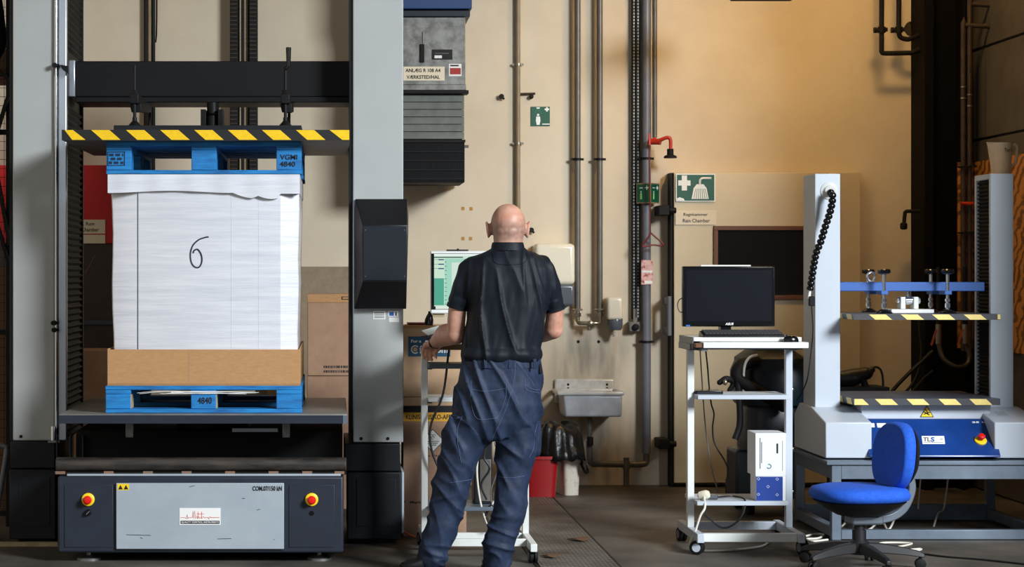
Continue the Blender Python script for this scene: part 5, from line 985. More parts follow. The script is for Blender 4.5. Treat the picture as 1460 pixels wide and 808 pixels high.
bx('side_tank', 'teal', t, X(1049, 12.4), X(1074, 12.4), 12.4, 12.7, 0.07, Z(641, 12.4), 0.02); MB().tube([P(1052, 540, 12.3), P(1055, 600, 12.32), P(1048, 626, 12.32)], 0.02, 10).build('lance', 'shell', t)
MB().tube([P(1060, 560, 12.3), P(1061, 525, 12.3), P(1068, 510, 12.3), P(1080, 506, 12.3)], 0.008, 8).build('pale_hose', 'cablew', t)
for dx in (-0.15, 0.15):
    for dy in (-0.15, 0.2): MB().cyl((vx + dx - 0.02, vy + dy, 0.05), (vx + dx + 0.02, vy + dy, 0.05), 0.05, n=16).build('wheel', 'rubber', t)
# ================================================================== steel table
TFY = 11.28; TBY = 12.2; tz = 0.432
tl_, tr_x = X(1186, TFY), 3.89
t = thing('steel_table', 'low slate-grey steel frame table carrying the smaller test machine', 'table', ((tl_ + tr_x) / 2, 11.7, 0))
bx('table_top', 'tablest', t, tl_ - 0.03, tr_x + 0.03, TFY - 0.012, TBY + 0.01, tz - 0.022, tz, 0.003)
for y in (TFY, TBY - 0.05): bx('top_beam', 'tablest', t, tl_ + 0.052, tr_x - 0.052, y, y + 0.05, tz - 0.1, tz - 0.0225, 0.003)
for x in (tl_, tr_x - 0.052):
    bx('side_beam', 'tablest', t, x, x + 0.052, TFY + 0.0505, TBY - 0.0505, tz - 0.1, tz - 0.0225, 0.003)
    for y in (TFY, TBY - 0.05): bx('leg', 'tablest', t, x, x + 0.052, y, y + 0.05, 0.0, tz - 0.0225, 0.003)
    bx('side_stretcher', 'tablest', t, x, x + 0.05, TFY + 0.0505, TBY - 0.0505, 0.015, 0.07, 0.003)
for y in (TFY, TBY - 0.05): bx('stretcher', 'tablest', t, tl_ + 0.0525, tr_x - 0.0525, y, y + 0.05, -0.0 + 0.004, 0.056 if y < 11.5 else 0.1, 0.003)

# ================================================================== smaller test machine
XC = 3.2915; FB = 11.35; FC = 11.7
tm = thing('bench_tester', 'grey and blue bench compression tester with two columns and striped plates', 'test machine', (XC, 11.75, tz))
def housing(side):
    xo = XC + side * (XC - X(1177, FB)); xi_t = XC + side * (XC - X(1231, 11.53)); xi_b = XC + side * (XC - X(1240, 11.30))
    prof = [(11.35, tz + 0.008), (11.35, Z(602, FB)), (11.70, Z(580, FC)), (11.99, 0.705), (12.12, 0.635), (12.12, tz + 0.008)]
    k = MB(); a = [Vector((xo, y, z)) for y, z in prof]; b = [Vector((xi_t, y, z)) for y, z in prof]
    k.rings([a, b]); return k.build('base_housing', 'lgrey', tm, 0.006)
h0 = housing(1); h1 = housing(-1)
MB().prism([(X(1421, FC), FC - 0.16, 0), (X(1438, FC), FC - 0.16, 0), (X(1438, FC), FC - 0.1, 0), (X(1421, FC), FC - 0.1, 0)], (0, 0, 0.001)) if False else None
for px, w_ in ((1190, 10), (1220, 8)): bx('machine_foot', 'rubber', tm, X(px, FB), X(px + w_, FB), FB + 0.03, FB + 0.08, tz + 0.0005, tz + 0.0085)
for px in (1433, 1452): bx('machine_foot', 'rubber', tm, X(px, FB), X(px + 8, FB), FB + 0.03, FB + 0.08, tz + 0.0005, tz + 0.0085)
# sloped blue console
za, zb_ = Z(597.5, 11.54), tz + 0.016
A = [(X(1230.6, 11.54), 11.54, za), (X(1415.5, 11.54), 11.54, za)]; B = [(X(1239.5, 11.31), 11.31, Z(649, 11.31)), (X(1427, 11.31), 11.31, Z(649, 11.31))]
k = MB(); prof = [(11.54, za), (11.31, Z(649, 11.31)), (11.31, zb_), (12.0, zb_), (12.0, za)]
k.rings([[(A[0][0] if y > 11.5 else B[0][0], y, z) for y, z in prof], [(A[1][0] if y > 11.5 else B[1][0], y, z) for y, z in prof]])
cons = k.build('blue_console', 'tlsblue', tm, 0.006, 3)
# mapping onto the sloped console face
O = Vector(A[0]); Ux = Vector(A[1]) - O; Vd = Vector(B[0]) - O; nrm = Ux.cross(Vd).normalized(); nrm = nrm if nrm.y < 0 else -nrm
def cp(px, py, lift=0.001):
    # intersect the sight line of a measured point with the console plane
    d_ = Vector(((px - CX) / F, 1, (CY - py) / F)); c0 = Vector((0, 0, CZ)); s_ = (O - c0).dot(nrm) / d_.dot(nrm); return c0 + d_ * s_ + nrm * lift
def cquad(pts, m, nm, lift=0.001): MB().prism([cp(a, b, lift) for a, b in pts], -nrm * 0.0008).build(nm, m, cons, smooth=False)
cquad([(1314, 621.5), (1346, 621.5), (1347.5, 632.8), (1315.5, 632.8)], 'paper', 'badge')
def ctext(body, m, x0, x1, y0, y1, bold=0.0, shear=0.0):
    o_ = cp(x0, y1, 0.002); uu = cp(x1, y1, 0.002) - o_; vv = cp(x0, y0, 0.002) - o_; text(body, m, cons, o_, uu.length, vv.length, u=uu.normalized(), v=vv.normalized(), bold=bold, shear=shear)
ctext('TL', 'smoke', 1316.2, 1326.5, 623.5, 629.5, 0.03); ctext('S', 'barblue', 1327, 1332.5, 623, 630, 0.04); cquad([(1317, 630.8), (1345, 630.8), (1345, 631.2), (1317, 631.2)], 'ink', 'badge_line', 0.002)
c_ = cp(1342, 626, 0.002); uu = Vector((1, 0, 0)); vv = nrm.cross(uu); MB().sweep([c_ + (uu * math.cos(a * 0.5) + vv * math.sin(a * 0.5)) * 0.006 for a in range(14)], 0.0009, 5).build('badge_mark', 'ink', cons)
ctext('25 kN', 'signw', 1385.5, 1412.5, 600.8, 603.2, 0.03)
for a in ([(1231.5, 603), (1246.5, 603.2), (1247.2, 609), (1232.5, 608.8)], [(1250, 603.2), (1263, 603.2), (1263.5, 609.5), (1251, 609.3)], [(1268.5, 602.7), (1284, 602.7), (1284.5, 606.5), (1269, 606.3)]): cquad(a, 'paper', 'console_label')
cquad([(1232, 601.6), (1237, 601.6), (1237, 602.6), (1232, 602.6)], 'ryellow', 'console_label'); cquad([(1232.6, 605), (1237, 605), (1237, 606), (1232.6, 606)], 'ink', 'label_print', 0.002)
e0_ = cp(1398, 628.5, 0.0); e = MB().lathe([(0.033, 0), (0.033, 0.008), (0.026, 0.012), (0, 0.012)], e0_, nrm, 26).build('stop_ring', 'ryellow', cons); MB().lathe([(0.012, 0.01), (0.012, 0.026), (0.019, 0.03), (0.019, 0.04), (0.012, 0.047), (0, 0.048)], e0_, nrm, 24).build('stop_button', 'red', e)
k = MB().lathe([(0.01, 0), (0.01, 0.01), (0, 0.01)], cp(1255.5, 625, 0), nrm, 14).build('key_switch', 'chrome', cons); MB().beam(cp(1253, 628, 0.01), cp(1256, 624, 0.014), 0.012, 0.006, tuple(nrm)).build('key_bow', 'gloss', k)
# white block under plate
bx('plate_support', 'lgrey', tm, X(1228.5, 11.56), X(1412, 11.56), 11.56, 12.1, Z(597, 11.56), Z(576, 11.56), 0.003)
# plates
FP = 11.48; pxl, pxr = X(1218, FP), X(1426, FP)
def striped(nm, ztop, th, starts):
    p_ = bx(nm, mat('slate_plate', (92, 98, 110), 0.42, 0.25, c2=(80, 86, 98), scale=6), tm, pxl, pxr, FP, 12.22, ztop - th, ztop, 0.002)
    bx('hazard_tape', 'tapegrey', p_, pxl, pxr, FP - 0.0025, FP, ztop - th, ztop - 0.001); zt_, zb2 = ztop - 0.002, ztop - th + 0.001
    Yp = FP - 0.0035
    for s_ in starts:
        q = [(s_, zt_), (s_ + 24, zt_), (s_ + 33, zb2), (s_ + 9, zb2)]
        MB().prism([(min(max(X(a, Yp), pxl), pxr), Yp, z) for a, z in q], (0, 0.001, 0)).build('hazard_stripe', 'cream', p_, smooth=False)
    for j in range(3):   # stripes on the left edge
        MB().prism([(pxl - 0.003, FP + 0.06 + j * 0.22, zt_), (pxl - 0.003, FP + 0.17 + j * 0.22, zt_), (pxl - 0.003, FP + 0.14 + j * 0.22, zb2), (pxl - 0.003, FP + 0.03 + j * 0.22, zb2)], (0.003, 0, 0)).build('hazard_stripe', 'cream', p_, smooth=False)
    return p_
lp2 = striped('lower_plate', Z(568, FP), 0.036, (1206, 1247.5, 1292.5, 1338, 1382))
up2 = striped('upper_plate', Z(447.6, FP), 0.032, (1239, 1284.5, 1329, 1374)); bx('stripe_end', 'cream', up2, X(1422, FP), pxr, FP - 0.0045, FP - 0.003, Z(455, FP), Z(448, FP))
kx = [P(1311.5, 594.6, 11.558), P(1331.5, 594.6, 11.558), P(1321.5, 577.5, 11.558)]; MB().prism(kx, (0, 0.001, 0)).build('warning_triangle', 'ink', tm, smooth=False); cg = (kx[0] + kx[1] + kx[2]) / 3
MB().prism([cg + (p - cg) * 0.82 + Vector((0, -0.001, 0)) for p in kx], (0, 0.0008, 0)).build('warning_face', 'ryellow', tm, smooth=False)
k = MB(); k.beam(P(1317, 590.5, 11.556), P(1326, 587.5, 11.556), 0.005, 0.001, (0, 1, 0)); k.beam(P(1317.5, 587, 11.556), P(1325.5, 591.5, 11.556), 0.006, 0.001, (0, 1, 0)); k.beam(P(1319.5, 584, 11.556), P(1323, 588, 11.556), 0.005, 0.001, (0, 1, 0)); k.build('warning_hand', 'ink', tm)
# columns
c0x, c1x = X(1162, FC), X(1198, FC); d0x, d1x = X(1412, FC), X(1445, FC); ctop = Z(247.5, FC)
bx('column', 'lgrey', tm, c0x, c1x, FC, FC + 0.29, 0.69, ctop, 0.004)
# right column: front skin, back and framed bellows
bx('column', 'lgrey', tm, d0x, d1x, FC, FC + 0.03, 0.69, ctop, 0.004)
bx('column_rear', 'lgrey', tm, d0x, d1x, FC + 0.26, FC + 0.29, 0.69, ctop, 0.003); bx('column_outer', 'lgrey', tm, d1x - 0.02, d1x, FC + 0.0305, FC + 0.2595, 0.69, ctop); bx('column_cap', 'lgrey', tm, d0x, d1x - 0.0205, FC + 0.0305, FC + 0.2595, ctop - 0.03, ctop)
k = MB(); nf = 58
for i in range(nf):
    z0_ = 0.7 + (ctop - 0.035 - 0.7) * i / nf; z1_ = 0.7 + (ctop - 0.035 - 0.7) * (i + 1) / nf; zm_ = (z0_ + z1_) / 2; xi, xo = d0x + 0.02, d0x + 0.004
    k.add([(xi, FC + 0.031, z0_), (xo, FC + 0.031, zm_), (xi, FC + 0.031, z1_), (xi, FC + 0.259, z0_), (xo, FC + 0.259, zm_), (xi, FC + 0.259, z1_)], [(0, 1, 4, 3), (1, 2, 5, 4), (0, 2, 1), (3, 4, 5)])
k.build('bellows', 'bellow', tm, smooth=False)
# blue cross bar and levelling screws
BYb = 11.74; z0_, z1_ = Z(415, BYb), Z(402, BYb)
bar = bx('cross_bar', 'barblue', tm, c1x + 0.0005, X(1404, BYb), BYb, BYb + 0.12, z0_, z1_, 0.004)
ztop = Z(447.6, FP)
for px, y, kn in ((1260.5, 11.64, 0), (1351, 11.64, 0), (1238, 11.96, 1), (1327, 11.96, 0)):
    x = X(px, y); zk_ = Z(388, 11.64)
    s_ = MB(); s_.cyl((x, y, ztop + 0.02), (x, y, zk_ - 0.01), 0.0095, n=12); s_.lathe([(0.014, -0.012), (0.014, 0.012)], (x, y, ztop + 0.045), n=6); s_.lathe([(0.013, -0.008), (0.013, 0.008)], (x, y, ztop + 0.075), n=6); sc_ = s_.build('levelling_screw', 'chrome', bar)
    MB().lathe([(0.05, 0), (0.045, 0.008), (0.016, 0.024), (0, 0.024)], (x, y, ztop + 0.0005), n=24).build('screw_foot', 'gloss', sc_)
    kb = MB(); kb.lathe([(0.012, -0.012), (0.034, -0.006), (0.037, 0.0), (0.037, 0.012), (0.03, 0.018), (0, 0.018)], (x, y, zk_), n=8); kb.build('screw_knob', 'gloss', sc_)
    bx('screw_clip', 'barblue', bar, x - 0.02, x + 0.02, min(y, BYb) - 0.015 if y < BYb else BYb + 0.1205, BYb - 0.0005 if y < BYb else y + 0.015, z0_ - 0.018, z0_ + 0.004, 0.002)
    if kn: MB().sweep([Vector((x, 11.95, Z(394.5, 11.7))) + Vector((0.021 * math.cos(a * math.pi / 10), -0.05, 0.026 * math.sin(a * math.pi / 10))) for a in range(21)], 0.007, 8).build('lifting_eye', 'chrome', sc_)
bx('joint_plate', 'white', tm, X(1271, 11.72), X(1332, 11.72), 11.72, 11.95, ztop + 0.0005, ztop + 0.022, 0.003)
jx = X(1295, 11.8); k = MB()
for s_ in (-1, 1): bx('joint_bracket', 'white', tm, jx + s_ * 0.037 - 0.014, jx + s_ * 0.037 + 0.014, 11.77, 11.85, ztop + 0.0225, ztop + 0.092, 0.004)
k = MB(); k.cyl((jx - 0.062, 11.8, ztop + 0.07), (jx + 0.062, 11.8, ztop + 0.07), 0.012, n=12); k.lathe([(0.025, -0.018), (0.025, 0.018)], (jx, 11.8, ztop + 0.07), (1, 0, 0), 18); k.cyl((jx, 11.8, ztop + 0.07), (jx, 11.8, z0_ - 0.0005), 0.011, n=12); k.cyl((jx - 0.065, 11.8, ztop + 0.07), (jx - 0.054, 11.8, ztop + 0.07), 0.018, n=8); k.cyl((jx + 0.054, 11.8, ztop + 0.07), (jx + 0.065, 11.8, ztop + 0.07), 0.018, n=8); k.build('joint_pin', 'chrome', tm)
# segmented hose on the left column
g_ = MB(); pts = spline([P(1183, 273, 11.64), P(1187, 280, 11.6), P(1184, 300, 11.6), P(1176, 325, 11.6), P(1170, 345, 11.61), P(1164, 360, 11.62), P(1160, 380, 11.62), P(1157, 400, 11.62), P(1155, 414, 11.62)], 12); acc = 0; P2 = []; R2 = []
fine = []
for i in range(len(pts) - 1):
    for s_ in range(5): fine.append(pts[i].lerp(pts[i + 1], s_ / 5))
L_ = 0
for i, p in enumerate(fine):
    if i: L_ += (fine[i] - fine[i - 1]).length
    P2.append(p); u_ = (L_ / 0.03) % 1.0 * 2 - 1; R2.append(0.009 + 0.0125 * math.sqrt(max(0, 1 - u_ * u_)))
g_.sweep(P2, R2, 12); g_.build('segmented_hose', 'gloss', tm)
MB().tube([P(1155, 413, 11.62), P(1154, 420, 11.62), P(1153, 426, 11.62)], 0.008, 8).build('hose_tip', 'paper', tm); bx('hose_plug', 'rubber', tm, X(1153, 11.62), X(1161, 11.62), 11.6, 11.63, Z(436, 11.62), Z(422, 11.62), 0.004)
k = MB(); k.lathe([(0.05, 0), (0.048, 0.006), (0.03, 0.012), (0.028, 0.03), (0, 0.03)], (X(1182, FC), FC, Z(272, FC)), (0, -1, 0), 22); k.build('hose_grommet', mat('clear_grommet', (206, 208, 206), 0.15, coat=0.5), tm)
k = MB(); k.lathe([(0.014, 0), (0.014, 0.03), (0, 0.03)], (X(1182, FC), FC - 0.028, Z(273, FC)), (0, -1, 0), 14); k.build('hose_socket', 'brass', tm)
MB().tube([P(1157, 436, 11.62), P(1159, 470, 11.62), P(1156, 505, 11.66), P(1151, 540, 11.7), P(1143, 560, 11.9), P(1136, 570, 12.2)], 0.0035, 6).build('thin_cable', 'cableb', tm)
# rating plate on right housing slope
yA, yB = 11.5, 11.6
def hz(y): return Z(602, FB) + (y - 11.35) / 0.35 * (Z(580, FC) - Z(602, FB)) + 0.001
MB().add([(X(1422, 11.52), yA, hz(yA)), (X(1437, 11.52), yA, hz(yA)), (X(1437, 11.52), yB, hz(yB)), (X(1422, 11.52), yB, hz(yB))], [(0, 1, 2, 3)]).build('rating_label', 'panelgrey', tm)
# jug on right column
jx, jy, jz = X(1428, 11.85), 11.85, ctop + 0.001
t = thing('plastic_jug', 'beige plastic measuring jug standing on the right column of the bench tester', 'jug', (jx, jy, jz))
k = MB(); h_ = Z(203, 11.8) - jz; n = 32
def jr(r_, z_, lip=0): return [(jx - 0.004 + (r_ + lip * max(0, -math.cos(a * 2 * math.pi / n)) ** 6) * math.cos(a * 2 * math.pi / n), jy + r_ * math.sin(a * 2 * math.pi / n), jz + z_ + lip * 0.3 * max(0, -math.cos(a * 2 * math.pi / n)) ** 6) for a in range(n)]
k.rings([jr(0.05, 0), jr(0.053, 0.004), jr(0.066, h_ * 0.9), jr(0.068, h_, 0.016), jr(0.064, h_, 0.016), jr(0.05, 0.01)]); k.build('jug_body', 'cup', t)
MB().tube([(jx + 0.05, jy, jz + h_ * 0.96), (jx + 0.08, jy, jz + h_ * 0.93), (jx + 0.088, jy, jz + h_ * 0.8), (jx + 0.08, jy, jz + h_ * 0.4), (jx + 0.052, jy, jz + h_ * 0.25)], 0.009, 10).build('jug_handle', 'cup', t)
text('Tet L', 'ink', t, (jx - 0.006, jy - 0.0675, jz + h_ * 0.70), 0.05, 0.022, bold=0.01)
# black power tool and cables behind lower plate
t = thing('power_tool', 'black hand tool with cable lying behind the lower striped plate', 'tool', P(1225, 560, 12.5))
TZz = Z(556, 12.4)
bx('stand_box', 'rubber', t, X(1190, 12.6), X(1262, 12.6), 12.5, 12.8, 0.0, Z(552, 12.5)); MB().limb([P(1200, 540, 12.6), P(1215, 538, 12.6), P(1235, 532, 12.6), P(1243, 527, 12.6)], [0.05, 0.055, 0.04, 0.02], 14).build('tool_body', 'shell', t); MB().limb([P(1228, 535, 12.58), P(1234, 552, 12.58), P(1230, 560, 12.58)], [0.02, 0.022, 0.02], 10).build('tool_grip', 'rubber', t)
MB().tube([P(1240, 528, 12.6), P(1248, 523, 12.6), P(1256, 528, 12.6), P(1259, 545, 12.6), P(1258, 575, 12.6)], 0.007, 8).build('tool_cable', 'cableb', t)
for lb_, pts, r_ in (('thick black cable rising to the steel column behind the striped plate', [(1270, 560), (1282, 546), (1300, 528), (1314, 515), (1330, 500)], 0.013), ('second black cable below the thick one behind the striped plate', [(1288, 562), (1300, 548), (1309, 530), (1314, 500), (1311, 470), (1309, 440)], 0.009), ('lowest thin black cable crossing behind the lower striped plate', [(1296, 562), (1306, 552), (1316, 540), (1330, 528)], 0.008)):
    tag(MB().tube([P(a, b_, 13.8) for a, b_ in pts], r_, 8).build('black_cable', 'cableb', None), lb_, 'cable')
# floor cables under the table
for lb_, pts, m, r_ in (
    ('white cable dropping from the table top to the floor', [(1352, 678, 12.1), (1349, 705, 12.1), (1345, 727, 12.1), (1338, 731, 12.0), (1332, 748, 11.9), (1328, 764, 11.8)], 'cablew', 0.0055),
    ('thin white cable hanging beside the chair back under the table', [(1313, 678, 12.1), (1311, 700, 12.1), (1309, 725, 12.1)], 'cablew', 0.005)):
    tag(MB().tube([P(*q) for q in pts], r_, 8).build('table_cable', m, None), lb_, 'cable')
def fcable(label, pts, m, r_): tag(MB().tube([(X(px, 4307 / (py - 388.0)), 4307 / (py - 388.0), r_ + 0.001 + h_) for px, py, h_ in pts], r_, 8).build('floor_cable', m, None), label, 'cable')
fcable('white cable coil on the floor left of the table leg', [(1148, 766, 0), (1162, 763, 0), (1175, 764, 0), (1166, 769, 0), (1150, 770, 0.0), (1160, 773, 0), (1180, 771, 0)], 'cablew', 0.006)
fcable('white cable looping on the floor behind the chair post', [(1200, 752, 0.0), (1212, 750, 0.03), (1222, 757, 0.0), (1240, 756, 0.0), (1256, 750, 0.03), (1266, 757, 0.0), (1275, 752, 0.04), (1280, 742, 0.06)], 'cablew', 0.006)
fcable('white cable lying in long loops on the floor under the stretcher', [(1250, 778, 0), (1262, 775, 0), (1300, 776, 0), (1280, 781, 0), (1268, 780, 0), (1290, 785, 0), (1313, 784, 0), (1305, 787, 0), (1282, 787, 0)], 'cablew', 0.0055)
fcable('long thin black cable across the floor before the table', [(1310, 790, 0), (1350, 795, 0), (1400, 799, 0), (1475, 807, 0)], 'cableb', 0.005)
for lb_, px, py, s_ in (('dry brown leaf scrap on the floor plate near the channel edge', 826, 772, 0.05), ('small dark scrap on the floor plate beside the cart wheel', 785, 796, 0.04)):
    y = 4307 / (py - 388.0); k = MB(); rs = [(X(px, y) + s_ * math.cos(a) * (1 + 0.5 * math.sin(3 * a)), y + s_ * math.sin(a), 0.008 + 0.012 * (0.5 + 0.5 * math.sin(a * 2))) for a in [i * math.pi / 6 for i in range(12)]]; k.rings([rs, [(p[0], p[1], p[2] + 0.004) for p in rs]]); tag(k.build('floor_scrap', mat('dry_leaf', (96, 66, 44), 0.8), None), lb_, 'scrap')

# ================================================================== blue office chair
ch_ = thing('office_chair', 'blue fabric swivel chair with black base in front of the bench tester', 'chair', (0, 0, 0))
# local frame: +x forward (seat front), built at the origin
def sup(rx, ry, z, e=0.75, cx=0.0, n=36, bend=0.0):
    out = []
    for j in range(n):
        a = 2 * math.pi * j / n; ca, sa = math.cos(a), math.sin(a); x = rx * math.copysign(abs(ca) ** e, ca); y = ry * math.copysign(abs(sa) ** e, sa); out.append((cx + x, y, z + bend * (x / rx) ** 2))
    return out
SZ = 0.335
k = MB(); k.rings([sup(0.20, 0.20, SZ), sup(0.225, 0.225, SZ + 0.012), sup(0.232, 0.232, SZ + 0.035), sup(0.218, 0.218, SZ + 0.06), sup(0.17, 0.17, SZ + 0.073), sup(0.06, 0.06, SZ + 0.074)]); k.build('seat', 'fabric', ch_, angle=70)
k = MB(); k.rings([sup(0.06, 0.06, SZ - 0.075), sup(0.11, 0.1, SZ - 0.07), sup(0.19, 0.18, SZ - 0.022), sup(0.215, 0.21, SZ - 0.001)]); k.build('seat_shell', 'shell', ch_, angle=50)
k = MB(); k.box(-0.11, 0.06, -0.05, 0.05, SZ - 0.12, SZ - 0.07); k.build('mechanism', 'gplast', ch_, 0.012); k = MB(); k.cyl((0.02, -0.17, SZ - 0.03), (-0.07, -0.20, SZ - 0.03), 0.004, n=8); k.build('lever', 'chrome', ch_)
# J bar
k = MB(); jp = spline([(-0.06, 0, SZ - 0.10), (-0.16, 0, SZ - 0.085), (-0.225, 0, SZ - 0.045), (-0.26, 0, SZ + 0.02), (-0.268, 0, SZ + 0.07), (-0.256, 0, SZ + 0.12), (-0.25, 0, SZ + 0.16)], 6)
for i in range(len(jp) - 1): k.beam(jp[i], jp[i + 1] + (jp[i + 1] - jp[i]) * 0.15, 0.06, 0.024, (0, 1, 0)) if False else None
rs = []
for i, p in enumerate(jp):
    t_ = (jp[min(i + 1, len(jp) - 1)] - jp[max(i - 1, 0)]).normalized(); nn = Vector((-t_.z, 0, t_.x)); wd = 0.03; th = 0.02
    rs.append([p + nn * th + Vector((0, -wd, 0)), p + nn * th + Vector((0, wd, 0)), p - nn * th + Vector((0, wd, 0)), p - nn * th + Vector((0, -wd, 0))])
k.rings(rs); k.build('back_bar', 'gplast', ch_, 0.006)
def bk(off, sc, thick0):
    rs = []
    for (rr_, d_) in sc: rs.append([(-0.19 + d_ - 0.10 * ((rr_ * 0.19 * math.copysign(abs(math.cos(a)) ** 0.8, math.cos(a))) ** 2) * -1.5 - 0.02 * math.sin(a) * rr_, rr_ * 0.19 * math.copysign(abs(math.cos(a)) ** 0.8, math.cos(a)), SZ + 0.215 + rr_ * 0.165 * math.copysign(abs(math.sin(a)) ** 0.8, math.sin(a))) for a in [2 * math.pi * j / 36 for j in range(36)]])
    return rs
k = MB(); k.rings(bk(0, [(0.9, -0.03), (1.0, -0.02), (1.02, 0.0), (1.0, 0.024), (0.96, 0.033), (0.93, 0.035), (0.90, 0.035), (0.5, 0.03), (0.15, 0.028)], 0)); k.build('backrest', 'fabric', ch_, angle=70)
k = MB(); k.rings(bk(0, [(0.3, -0.075), (0.7, -0.068), (0.88, -0.045), (0.94, -0.031)], 0)); k.build('back_shell', 'shell', ch_, angle=60)
k = MB(); k.cyl((0, 0, 0.12), (0, 0, SZ - 0.12), 0.026, n=16); k.cyl((0, 0, 0.12), (0, 0, 0.19), 0.034, n=16); k.build('gas_lift', 'shell', ch_)
k = MB(); k.lathe([(0.05, 0.07), (0.05, 0.125), (0.036, 0.14), (0, 0.14)], (0, 0, 0), n=20); k.build('base_hub', 'shell', ch_)
for i in range(5):
    a = math.radians(72 * i + 20); dx = Vector((math.cos(a), math.sin(a), 0)); sd = Vector((-math.sin(a), math.cos(a), 0)); rs = []
    for f_, w_, zt_, th in ((0.04, 0.03, 0.128, 0.05), (0.12, 0.027, 0.122, 0.045), (0.22, 0.022, 0.105, 0.036), (0.29, 0.018, 0.088, 0.028), (0.315, 0.014, 0.076, 0.02)):
        p = dx * f_; rs.append([p + sd * w_ + Vector((0, 0, zt_ - th)), p - sd * w_ + Vector((0, 0, zt_ - th)), p - sd * w_ * 0.7 + Vector((0, 0, zt_)), p + sd * w_ * 0.7 + Vector((0, 0, zt_))])
    k = MB(); k.rings(rs); lg = k.build('star_leg', 'shell', ch_, 0.004)
    w_ = MB(); c_ = dx * 0.295
    for s_ in (-1, 1): w_.lathe([(0.02, -0.008), (0.026, -0.005), (0.026, 0.005), (0.02, 0.008)], c_ + sd * 0.014 * s_ + Vector((0, 0, 0.026)), sd, 16)
    w_.cyl(c_ + Vector((0, 0, 0.026)), c_ + Vector((0, 0, 0.07)), 0.008, n=8); w_.build('caster', 'rubber', lg)
ch_.location = (X(1225, 10.22), 10.22, 0); ch_.rotation_euler = (0, 0, math.radians(180 + 10))
# ================================================================== the man
YP = 10.05
def B(px, py, dy=0.0): return P(px, py, YP + dy)
S = YP / F                                    # metres per pixel at the man
def esec(l, r, py, ry, dy=0.0, n=32, e=0.85):
    cx, rx_, z = X((l + r) / 2, YP), (r - l) / 2 * S, Z(py, YP); out = []
    for j in range(n):
        a = 2 * math.pi * j / n; ca, sa = math.cos(a), math.sin(a)
        out.append((cx + rx_ * math.copysign(abs(ca) ** e, ca), YP + dy + ry * math.copysign(abs(sa) ** e, sa), z))
    return out
def fuse(mb, name, m, parent, voxel, smooth_it, deform=None):
    me = bpy.data.meshes.new('tmp'); me.from_pydata([tuple(v) for v in mb.v], [], mb.f); bm = bmesh.new(); bm.from_mesh(me); bmesh.ops.recalc_face_normals(bm, faces=bm.faces); bm.to_mesh(me); bm.free()
    o = bpy.data.objects.new('tmp', me); COL.objects.link(o)
    r = o.modifiers.new('r', 'REMESH'); r.mode = 'VOXEL'; r.voxel_size = voxel
    if smooth_it: s_ = o.modifiers.new('s', 'SMOOTH'); s_.factor = 0.5; s_.iterations = smooth_it
    dg = bpy.context.evaluated_depsgraph_get(); dg.update(); out = bpy.data.meshes.new_from_object(o.evaluated_get(dg)); bpy.data.objects.remove(o)
    if deform:
        nm = [v.normal.copy() for v in out.vertices]
        for v, n_ in zip(out.vertices, nm): v.co = v.co + deform(v.co.copy(), n_)
    base = BASE.get(parent.name, Vector())
    for v in out.vertices: v.co = v.co - base
    out.name = name; return link(name, out, m, parent, smooth=True, angle=80)

man = thing('person', 'bald man in black polo shirt and navy work trousers, seen from behind', 'person', (X(700, YP), YP, 0))
elL, wrL = B(650, 478, 0.05), B(619.5, 488, 0.31)
elR, wrR = B(789, 470, 0.07), B(742, 482, 0.30)
shL, shR = B(673, 386, 0.01), B(773, 386, 0.01)
# ---- body: head, neck, arms, hands, torso and legs in one skin
b = MB()
hc = B(724.5, 319, 0.02)
b.ell(hc + Vector((0, 0.005, 0.004)), (0.0835, 0.102, 0.094), 28, 18); b.ell(hc + Vector((0, -0.012, -0.035)), (0.078, 0.082, 0.07), 24, 14); b.ell(hc + Vector((0, 0.035, -0.075)), (0.060, 0.075, 0.075), 24, 14)
b.ell(hc + Vector((0, 0.115, -0.035)), (0.016, 0.022, 0.026), 12, 8); b.ell(hc + Vector((0, 0.095, 0.012)), (0.055, 0.016, 0.012), 14, 8); b.ell(hc + Vector((0, 0.098, -0.085)), (0.026, 0.014, 0.012), 12, 8); b.ell(hc + Vector((0, 0.09, -0.125)), (0.03, 0.022, 0.02), 12, 8)
for s_ in (-1, 1):
    ec = hc + Vector((s_ * 0.094, 0.012, -0.028)); k = [ec + Vector((s_ * 0.010 * (1 + math.sin(a)) * 0.5, 0.014 * math.cos(a), 0.036 * math.sin(a))) for a in [math.radians(-90 + i * 30) for i in range(12)]]
    b.limb(k, [0.0065] * len(k), 8, 2); b.ell(ec + Vector((-s_ * 0.008, 0, 0)), (0.012, 0.016, 0.032), 12, 8)
b.limb([hc + Vector((0, -0.015, -0.05)), B(724, 350, 0.0), B(723, 372, 0.0)], [0.074, 0.070, 0.08], 22)
b.rings([esec(684, 764, 366, 0.07), esec(668, 776, 384, 0.09), esec(680, 770, 430, 0.105), esec(670, 762, 500, 0.11), esec(664, 764, 560, 0.12), esec(680, 740, 600, 0.1)])
b.limb([shL, B(653.5, 435, 0.038), elL], [0.055, 0.045, 0.044], 18); b.limb([elL, elL.lerp(wrL, 0.3) + Vector((-0.012, 0, 0.014)), elL.lerp(wrL, 0.7) + Vector((-0.004, 0, 0.006)), wrL], [0.047, 0.056, 0.042, 0.030], 18)
b.limb([shR, B(789.5, 436, 0.04), elR], [0.055, 0.0435, 0.044], 18); b.limb([elR, elR.lerp(wrR, 0.3), elR.lerp(wrR, 0.7), wrR], [0.046, 0.049, 0.036, 0.029], 18)
